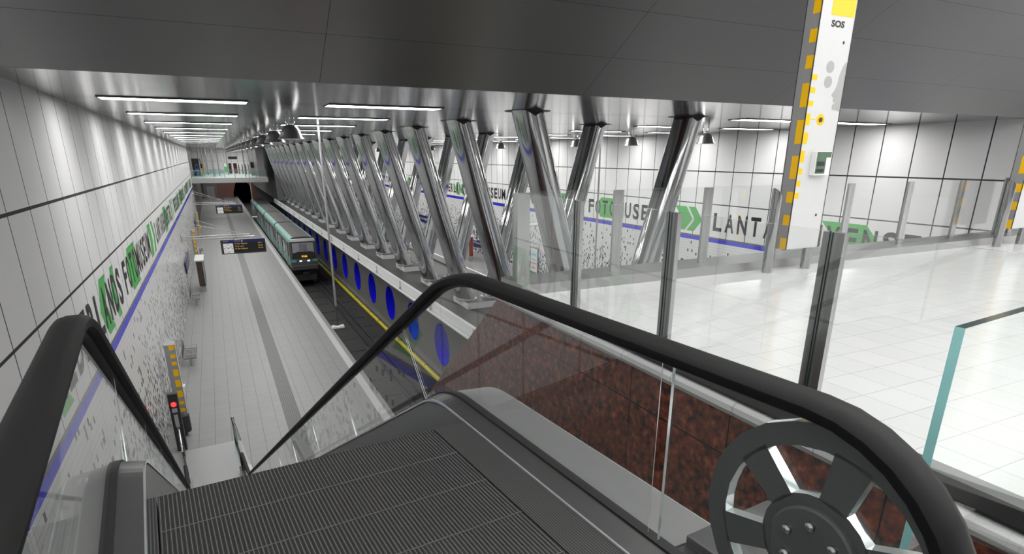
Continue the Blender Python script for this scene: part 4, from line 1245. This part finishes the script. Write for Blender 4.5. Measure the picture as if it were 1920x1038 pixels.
# lit advertising cases
def case(x, y, lab, mat, ex):
    t = thing('advertising_case', lab, 'display case', (x, y, PF))
    MB().box((x - .06, y - 1.4, PF + .5), (x + .42, y + 1.4, PF + 2.35)).build('cabinet', 'plastic_grey', t, bevel=.02)
    MB().box((x - .02, y - 1.425, PF + .45), (x + .38, y - 1.40, PF + 2.28)).build('end_print', mat, t)
    MB().box((x - .01 if ex < 0 else x + .42, y - 1.25, PF + .5), (x + .0 if ex < 0 else x + .435, y + 1.25, PF + 2.25)).build('print', mat, t)
    for dy in (-1.2, 1.2):
        MB().box((x + .02, y + dy - .05, PF), (x + .34, y + dy + .05, PF + .35)).build('foot', 'satin', t)
    MB().box((x - .12, y - 1.5, PF + 2.35), (x + .5, y + 1.5, PF + 2.42)).build('top_cover', 'white_metal', t)
    return t
case(-1.95, 51.3, 'grey display case with brown print standing by the left mosaic wall', 'case_brown', 1)
case(21.6, 55.4, 'display case with red brown print on the far platform, seen between pillars', 'case_red', -1)

# vending machines of the case: small boxes beside it
def bench(x, y, lab, s=1):
    t = thing('wire_bench', lab, 'bench', (x, y, PF))
    w, d = .52, .9
    mb = MB(); mb.tube([(x, y - d, PF + .45), (x + s * w, y - d, PF + .45), (x + s * w, y + d, PF + .45), (x, y + d, PF + .45), (x, y - d, PF + .45)], .02, 8)
    for i in range(1, 8): mb.tube([(x + s * w * i / 8, y - d, PF + .45), (x + s * w * i / 8, y + d, PF + .45)], .013, 6)
    for i in range(1, 12): yy = y - d + 2 * d * i / 12; mb.tube([(x, yy, PF + .45), (x + s * w, yy, PF + .45)], .013, 6)
    mb.build('seat', 'wire_mesh', t)
    mb = MB()
    for i in range(0, 8): z = PF + .5 + .42 * i / 7; mb.tube([(x - s * .05, y - d, z), (x - s * .05, y + d, z)], .010, 6)
    for i in range(0, 9): yy = y - d + 2 * d * i / 8; mb.tube([(x - s * .05, yy, PF + .48), (x - s * .05, yy, PF + .94)], .013, 6)
    mb.build('backrest', 'wire_mesh', t)
    for dy in (-.6, .6):
        MB().tube([(x + s * .25, y + dy, PF), (x + s * .25, y + dy, PF + .43)], .03, 8).build('leg', 'satin', t)
    for dy in (-d, 0, d):
        MB().tube([(x, y + dy, PF + .47), (x + s * .05, y + dy, PF + .66), (x + s * w, y + dy, PF + .66), (x + s * w, y + dy, PF + .46)], .014, 6).build('armrest', 'satin', t)
    return t
bench(-2.45, 32.2, 'steel wire bench by the left mosaic wall, nearest to the escalator')
bench(-2.45, 46.0, 'steel wire bench in front of the brown display case')
bench(-2.45, 70.5, 'steel wire bench far along the left wall')

# signal post at the foot of the escalator, next to the totem
t = thing('signal_post', 'dark post with a glowing red lamp at the foot of the escalator', 'signal', (-2.28, 21.9, PF))
MB().box((-2.42, 21.75, PF), (-2.12, 22.0, -7.65)).build('housing', 'dark_metal', t, bevel=.02)
mb = MB(); mb.disc((-2.27, 21.745, -8.02), (1, 0, 0), (0, 0, 1), .085, 20, depth=(0, -.02, 0)); mb.build('red_lamp', 'red_lamp', t, label='glowing red lamp')
MB().box((-2.35, 21.735, -8.32), (-2.19, 21.75, -8.17)).build('pictogram', 'pale_grey', t)
MB().box((-2.33, 21.735, -8.85), (-2.21, 21.75, -8.40)).build('pictogram_strip', 'pale_grey', t)
# rubbish bin behind the post
t = thing('litter_bin', 'dark wall litter bin between the signal post and the platform totem', 'bin', (-2.3, 23.0, PF))
MB().lathe((-2.2, 23.1, PF), [(0, .15), (.2, .15), (.22, .2), (.22, .8), (.18, .85), (0, .86)], 18).build('body', 'dark_metal', t, smooth=True)
MB().tube([(-2.2, 23.1, PF), (-2.2, 23.1, PF + .15)], .06, 10).build('foot', 'dark_metal', t)

# barrier fins either side of the lower landing
def fin(v, lab):
    t = thing('landing_barrier', lab, 'barrier', tuple(UV(20.6, v, PF)))
    MB().box((21.25, v - .05, PF), (21.37, v + .05, -8.66), fn=UV).build('end_post', 'polished', t)
    mb = MB(); mb.add([UV(19.3, v, PF + .05), UV(21.25, v, PF + .05), UV(21.25, v, -8.72), UV(19.3, v, -8.72)], [(0, 1, 2, 3)]); mb.build('glass_panel', 'soft_teal_glass', t)
    MB().tube([UV(19.3, v, -8.70), UV(21.3, v, -8.70)], .028, 8).build('top_rail', 'polished', t)
    MB().tube([UV(19.3, v, PF + .05), UV(21.3, v, PF + .05)], .03, 8).build('bottom_rail', 'dark_metal', t)
fin(VC + .86, 'glass and steel barrier fin on the right of the lower escalator landing')
fin(VC - .80, 'glass and steel barrier fin on the left of the lower escalator landing')

# bracket arms on the right wall
t = thing('bracket_arm', 'pale tubular bracket arm on the right wall behind the hall railing', 'bracket', (XR, 41, -4.9))
MB().tube([(XR, 41.2, -4.95), (XR - 4.4, 41.2, -5.1)], .09, 10).build('arm_tube', 'white_metal', t, smooth=True)
MB().box((XR - .06, 41.0, -5.2), (XR, 41.4, -4.7)).build('wall_plate', 'satin', t)

# ================================================================ FAR MEZZANINE FITTINGS
t = thing('mezzanine_railing', 'turquoise glass railing along the edge of the far mezzanine', 'railing', (2.4, YM, -3.06))
for i in range(8):
    x = XL + .1 + i * 1.43
    MB().box((x, YM + .05, -3.06), (x + .07, YM + .11, -2.05)).build('post', 'steel', t)
    if i < 7: MB().add([(x + .08, YM + .05, -3.0), (x + 1.42, YM + .05, -3.0), (x + 1.42, YM + .05, -2.05), (x + .08, YM + .05, -2.05)], [(0, 1, 2, 3)]).build('glass_panel', 'soft_teal_glass', t)
MB().box((XL + .1, YM + .03, -2.06), (7.5, YM + .12, -2.0)).build('top_rail', 'bevel', t)
MB().box((XL, YM - .06, -3.75), (7.6, YM, -3.05)).build('edge_beam', 'satin', t)
t = thing('escalator_screen', 'turquoise glass screens around the stairwell on the far mezzanine', 'screen', (-.6, 103, -3.06))
for i in range(6):
    x = XL + .4 + i * .72
    MB().box((x, 103.4, -3.06), (x + .05, 103.45, -1.9)).build('post', 'steel', t)
    MB().add([(x + .05, 103.4, -3.0), (x + .70, 103.4, -3.0), (x + .70, 103.4, -1.95), (x + .05, 103.4, -1.95)], [(0, 1, 2, 3)]).build('glass_panel', 'soft_teal_glass', t)
for i, x in enumerate((-1.45, -1.0, -.45, .45, 1.2, 2.6, 4.9, 6.3)):
    o = MB().tube([(x, 108 + (i % 3) * 3, -3.06), (x, 108 + (i % 3) * 3, ZC)], .09, 10).build('steel_column', 'satin', smooth=True)
    tag(o, 'slender steel column on the far mezzanine, %s from the left' % ORD[i], 'column', 'columns on the far mezzanine')
for nm, lab, x0, x1, z0, z1, y, mt in (
    ('ticket_kiosk', 'dark kiosk front on the far mezzanine at the left wall', -2.6, -1.3, -3.06, -.4, 112, 'dark_metal'),
    ('ticket_kiosk', 'small blue kiosk on the far mezzanine', -2.2, -1.75, -2.7, -1.3, 111.3, 'kiosk_blue'),
    ('ticket_machine', 'yellow ticket machine on the far mezzanine', -1.5, -1.1, -2.8, -1.1, 111.6, 'kiosk_yellow'),
    ('advertising_board', 'green advertising panel on the far mezzanine', 2.1, 2.6, -2.6, -1.1, 118, 'green'),
    ('advertising_board', 'black advertising panel right of the green panel on the far mezzanine', 2.85, 3.3, -2.9, -1.2, 118, 'gasket'),
    ('advertising_board', 'dark red advertising panel on the far mezzanine', 3.6, 4.2, -2.9, -1.2, 118, 'kiosk_red'),
    ('information_stand', 'dark grey information stand at the right of the far mezzanine', 5.9, 6.5, -3.06, -.9, 110, 'far_grey')):
    o = MB().box((x0, y, z0), (x1, y + .3, z1)).build(nm, mt)
    if z0 > -3.05:
        f = MB().box(((x0 + x1) / 2 - .06, y + .05, -3.06), ((x0 + x1) / 2 + .06, y + .25, z0)).build('stand', 'satin', o)
    MB().box((x0 + .05, y - .02, z0 + (z1 - z0) * .55), (x1 - .05, y, z1 - .1)).build('screen', 'dark_glass' if mt not in ('green',) else 'letter_white', o)
    tag(o, lab, 'kiosk' if 'kiosk' in nm else ('machine' if 'machine' in nm else 'panel'))
for i, x in enumerate((4.45, 5.0, 5.55, 6.0)):
    o = MB().box((x, 119, -3.06), (x + .12, 120.2, -1.6)).build('ticket_gate', 'dark_metal')
    MB().box((x + .02, 119.3, -1.6), (x + .10, 119.8, -1.35)).build('reader', 'dark_glass', o)
    tag(o, 'dark ticket gate on the far mezzanine, %s from the left' % ORD[i], 'gate', 'ticket gates on the far mezzanine')
t = thing('hanging_sign', 'dark hanging sign in front of the white wall of the far mezzanine', 'sign', (3.4, 116, -.2))
MB().box((2.9, 116, -.55), (4.3, 116.1, -.1)).build('panel', 'dark_metal', t)
for x in (3.1, 4.1): MB().tube([(x, 116.05, -.1), (x, 116.05, ZC)], .02, 6).build('hanger', 'satin', t)
t = thing('lift', 'grey lift doors in the brown end wall below the far mezzanine', 'lift', (-.7, 167.8, PF))
MB().box((-2.3, 167.4, PF), (.8, 167.98, -5.2)).build('surround', 'far_grey', t)
for x in (-1.6, -.74): MB().box((x, 167.36, PF + .05), (x + .82, 167.42, PF + 2.7)).build('door', 'satin', t)
